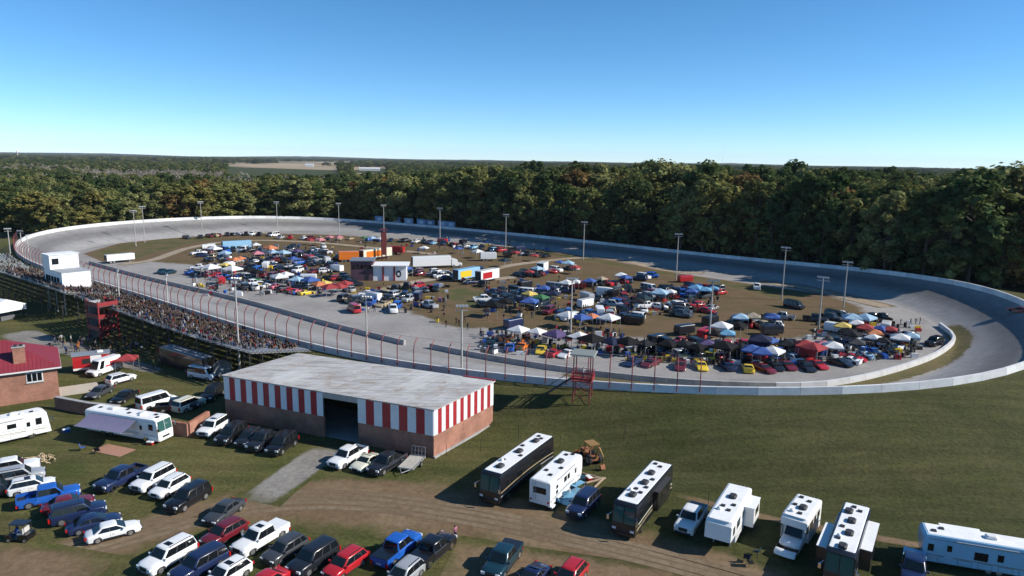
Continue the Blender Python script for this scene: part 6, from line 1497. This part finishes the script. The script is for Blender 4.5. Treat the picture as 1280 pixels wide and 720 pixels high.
fill((800, 428), (1010, 452), 24, MIX + ['racecar'], DK, 'packed behind the front row of race cars')
# haulers
def hauler(px, py, L, rz_, c, label, H=3.7, cab=None, panel=None):
    g = Vector((*GZ(px, py), 0)); t = thing('race_hauler', label, 'truck', g, rz_)
    mb = MB(); mb.rings([loop8(-L / 2, L / 2, 1.25, .9, .06), loop8(-L / 2, L / 2, 1.25, H - .1, .06), loop8(-L / 2 + .06, L / 2 - .06, 1.17, H, .06)]); ob('box', mb.mesh('box', [paint(c)]), t)
    pbox(t, 'rear_door', M_DARK, -L / 2 - .03, -L / 2 - .002, -1.1, 1.1, 1.0, H - .2)
    if panel:
        for sg in (-1, 1): pbox(t, 'side_panel', paint(panel), -L * .4, L * .1, sg * 1.262 - .01, sg * 1.262 + .01, 1.3, H - .6)
    for x in (-L / 2 + 1.2, -L / 2 + 2.3):
        for sg in (-1, 1): wheel(t, x, sg * 1.1, .48, .3)
    if cab:
        x0 = L / 2 + .4; mb = MB(); pr = [(x0, .5), (x0 + 3.6, .5), (x0 + 3.7, 1.5), (x0 + 2.2, 1.7), (x0 + 1.9, 2.8), (x0 + .2, 3.3), (x0, 3.2)]; mb.rings([[(x, -1.1, z) for x, z in pr], [(x, 1.1, z) for x, z in pr]]); c_ = ob('cab', mb.mesh('cab', [paint(cab)]), t)
        ob('windshield', MB().slab([(x0 + 2.22, -.95, 1.8), (x0 + 2.22, .95, 1.8), (x0 + 1.96, .95, 2.7), (x0 + 1.96, -.95, 2.7)], .03).mesh('windshield', [M_GLASS]), c_)
        for x in (x0 + .6, x0 + 2.9):
            for sg in (-1, 1): wheel(t, x, sg * 1.0, .5, .3)
    else:
        pbox(t, 'landing_leg', M_STEEL, L / 2 - 1.6, L / 2 - 1.4, -.7, .7, 0, .95)
    return t
ang = lambda a, b_: math.atan2(GZ(*b_)[1] - GZ(*a)[1], GZ(*b_)[0] - GZ(*a)[0])
hauler(539, 335, 13.5, ang((515, 336), (562, 334)), 'white', 'long white semi trailer with white tractor in mid paddock', 4.2, cab='white')
hauler(470, 324, 14, ang((440, 328), (500, 320)), 'cream', 'cream hauler with orange side panels behind the scoring building', 4.0, panel='orange')
hauler(436, 327, 7, .3, 'orange', 'short orange trailer beside the scoring building', 3.8)
hauler(583, 350, 10, ang((560, 354), (605, 346)), 'lightblue', 'light blue and white hauler with yellow panel in mid paddock', 3.8, panel='yellow')
hauler(609, 352, 9, ang((590, 355), (625, 348)), 'white', 'white hauler with red end panel in mid paddock', 3.8, panel='red')
hauler(296, 312, 11, ang((278, 313), (314, 311)), 'lightblue', 'light blue hauler among the canopies near the far turn', 3.6)
hauler(678, 341, 5, 1.2, 'white', 'tall white box trailer in the middle row', 3.6)
hauler(150, 328, 9, ang((135, 329), (168, 326)), 'white', 'white open trailer alone on asphalt by the far pit wall', 3.0)
hauler(610, 326, 6, .2, 'white', 'short white trailer by the far canopies', 3.2); hauler(496, 318, 6, -.2, 'red', 'short red trailer beside the dark red tower', 3.2)
# scoring building and tower
g = Vector((*GZ(474, 351), 0)); t = thing('scoring_building', 'two storey dark red and white scoring building in mid paddock', 'building', g, ang((442, 352), (506, 352)))
pbox(t, 'wall', mat('plum_siding', (.10, .05, .07), .7, var=.15), -8.5, -1.8, 0, 7, 0, 6.0); pbox(t, 'wall', M_PB, -1.79, 8.2, 0.2, 7, 0, 4.4); pbox(t, 'roof', M_ROOFW, -2.2, 9, -.8, 7.6, 4.6, 4.85); pbox(t, 'roof', mat('slate_roof', (.16, .18, .22), .7), -8.9, -1.5, -.3, 7.4, 6.0, 6.25)
for k in range(5): pbox(t, 'window', M_GLASS, -8.1 + k * 1.25, -7.1 + k * 1.25, -.04, -.002, 3.6, 5.0)
pbox(t, 'door', M_DARK, -4.2, -3.1, -.05, -.003, 0, 2.2)
for x in (1.2, 4.6): pbox(t, 'column', M_REDST, x - .25, x + .25, -.1, .195, 0, 4.4)
mb = MB(); R_ = [[(5.9 + r * .75 * math.cos(k * math.pi / 8), .17, 2.1 + r * math.sin(k * math.pi / 8)) for k in range(16)] for r in (1.1, .55)]
for k in range(16):
    j = (k + 1) % 16; mb.poly([R_[0][k], R_[0][j], R_[1][j], R_[1][k]])
ob('zero_sign', mb.mesh('zero_sign', [mat('sign_black', (.03, .03, .03), .6)]), t)
g = Vector((*GZ(480, 325), 0)); t = thing('scoring_tower', 'dark red lattice tower rising over the middle of the paddock', 'tower', g, .3)
for x in (-.8, .8):
    for y in (-.8, .8): pbox(t, 'post', mat('dark_red_steel', (.13, .02, .02), .6), x - .1, x + .1, y - .1, y + .1, 0, 11)
mb = MB()
for z in range(0, 11, 2):
    for y in (-.8, .8): mb.tube((-.8, y, z), (.8, y, z + 2), .06, n=4); mb.tube((.8, y, z), (-.8, y, z + 2), .06, n=4)
    for x in (-.8, .8): mb.tube((x, -.8, z), (x, .8, z + 2), .06, n=4)
ob('bracing', mb.mesh('bracing', [mat('dark_red_steel', (.13, .02, .02), .6)]), t)
pbox(t, 'display', mat('dark_red_steel', (.13, .02, .02), .6), -.9, .9, -.95, -.87, 2, 10.4); pbox(t, 'platform', mat('dark_red_steel', (.13, .02, .02), .6), -1.4, 1.4, -1.4, 1.4, 11, 11.2)
# people and gear on the infield
regions = [((255, 318), (300, 345), 10), ((240, 345), (420, 372), 46), ((250, 312), (420, 340), 34), ((430, 360), (560, 392), 24), ((600, 384), (780, 402), 34), ((600, 418), (780, 444), 60), ((780, 436), (1000, 458), 64), ((1000, 420), (1150, 452), 56), ((740, 362), (900, 392), 46), ((450, 300), (690, 318), 16), ((540, 398), (600, 420), 8)]
for (a, b_, n_) in regions:
    for k in range(n_):
        g = Vector((*GZ(rnd.uniform(a[0], b_[0]), rnd.uniform(a[1], b_[1])), 0)); sh = rnd.choices(SH, SHW)[0]
        if not free(g.x, g.y, 1.4): continue
        if rnd.random() < .68:
            person(rnd.choice(('stand', 'walk')), g, rnd.uniform(0, 6.28), sh, rnd.choice(PT), 'person in %s top on foot in the infield paddock' % sh, 'people on foot in the paddock', rnd.uniform(.94, 1.06))
        else:
            c = rnd.choice(['red', 'black', 'blue', 'silver', 'white', 'yellow']); t = thing('tool_cart', '%s wheeled tool cart in the infield paddock' % c, 'tool cart', g, rnd.uniform(0, 3), 'tool carts in the paddock')
            ob('cabinet', MB().rings([loop8(-.6, .6, .32, .15, .04), loop8(-.6, .6, .32, 1.0, .04)]).mesh('cabinet', [paint(c)]), t); ob('worktop', MB().box(-.66, .66, -.36, .36, 1.004, 1.06).mesh('worktop', [M_DARK]), t)
L_ = []; gv = MB(); GM = [paint(c) for c in ('black', 'red', 'white', 'blue', 'yellow', 'silver')] + [M_TYRE]
for (a, b_, n_, ng) in [((240, 340), (420, 370), 60, 130), ((250, 308), (420, 340), 40, 120), ((430, 358), (560, 392), 30, 60), ((600, 350), (720, 390), 34, 80), ((600, 416), (780, 444), 50, 110), ((780, 430), (1010, 456), 90, 200), ((1010, 405), (1150, 450), 70, 150), ((740, 358), (900, 396), 60, 130), ((450, 298), (690, 318), 30, 60), ((690, 388), (790, 404), 26, 50)]:
    for k in range(n_):
        x, y = GZ(rnd.uniform(a[0], b_[0]), rnd.uniform(a[1], b_[1])); L_.append((rnd.choice(('stand', 'walk')), (x, y, 0.01), rnd.uniform(0, 6.28)))
    for k in range(ng):
        x, y = GZ(rnd.uniform(a[0], b_[0]), rnd.uniform(a[1], b_[1])); m_ = rnd.randrange(7)
        if m_ == 6 or rnd.random() < .4:
            for z in range(rnd.randrange(1, 5)): gv.tube((x, y, .02 + z * .3), (x, y, .28 + z * .3), .33, n=8, m=6)
        else:
            sx_, sy_, sz_ = rnd.uniform(.25, .8), rnd.uniform(.2, .45), rnd.uniform(.4, 1.1); gv.box(x - sx_, x + sx_, y - sy_, y + sy_, .02, sz_, m=m_)
for k in range(60): g_ = G(rnd.uniform(60, 215), rnd.uniform(428, 446)); L_.append((rnd.choice(('stand', 'walk')), tuple(g_), rnd.uniform(0, 6.28)))
tag(ob('crowd', crowd_mesh(L_)), 'scattered people milling about the infield paddock and behind the stands', 'crowd', kind='stuff')
tag(ob('pit_gear', gv.mesh('pit_gear', GM)), 'stacks of tyres, boxes and pit gear strewn between the paddock vehicles', 'pit gear', kind='stuff')
for k in range(9):
    g = Vector((*GZ(106 + k * 4.6, 361.5 + k * .3, 9), 0)); p, nn = rim_s(s_of(-92, 168) + k * .9, 9.5 + (k % 3) * .8)
    person('stand', (p.x, p.y, p.z + .35 + .17 * 8 + .05), rnd.uniform(0, 6), 'black', 'black', 'person in black standing on the stand beside the press box', 'group in black by the press box')

# ================================================================== haze: one closed box of even thin air
hz = bpy.data.materials.new('haze'); hz.use_nodes = True; nt = hz.node_tree
for n_ in list(nt.nodes): nt.nodes.remove(n_)
out = N(nt, 'ShaderNodeOutputMaterial'); pv = N(nt, 'ShaderNodeVolumePrincipled'); pv.inputs['Color'].default_value = (.78, .87, 1.0, 1); pv.inputs['Density'].default_value = HAZE; pv.inputs['Anisotropy'].default_value = 0.0
nt.links.new(pv.outputs[0], out.inputs['Volume'])
b = MB().box(-13500, 13500, -13500, 13500, -4, 182); o = ob('haze', b.mesh('haze', [hz])); tag(o, 'thin pale blue haze in the air over the whole place', 'haze', kind='stuff')
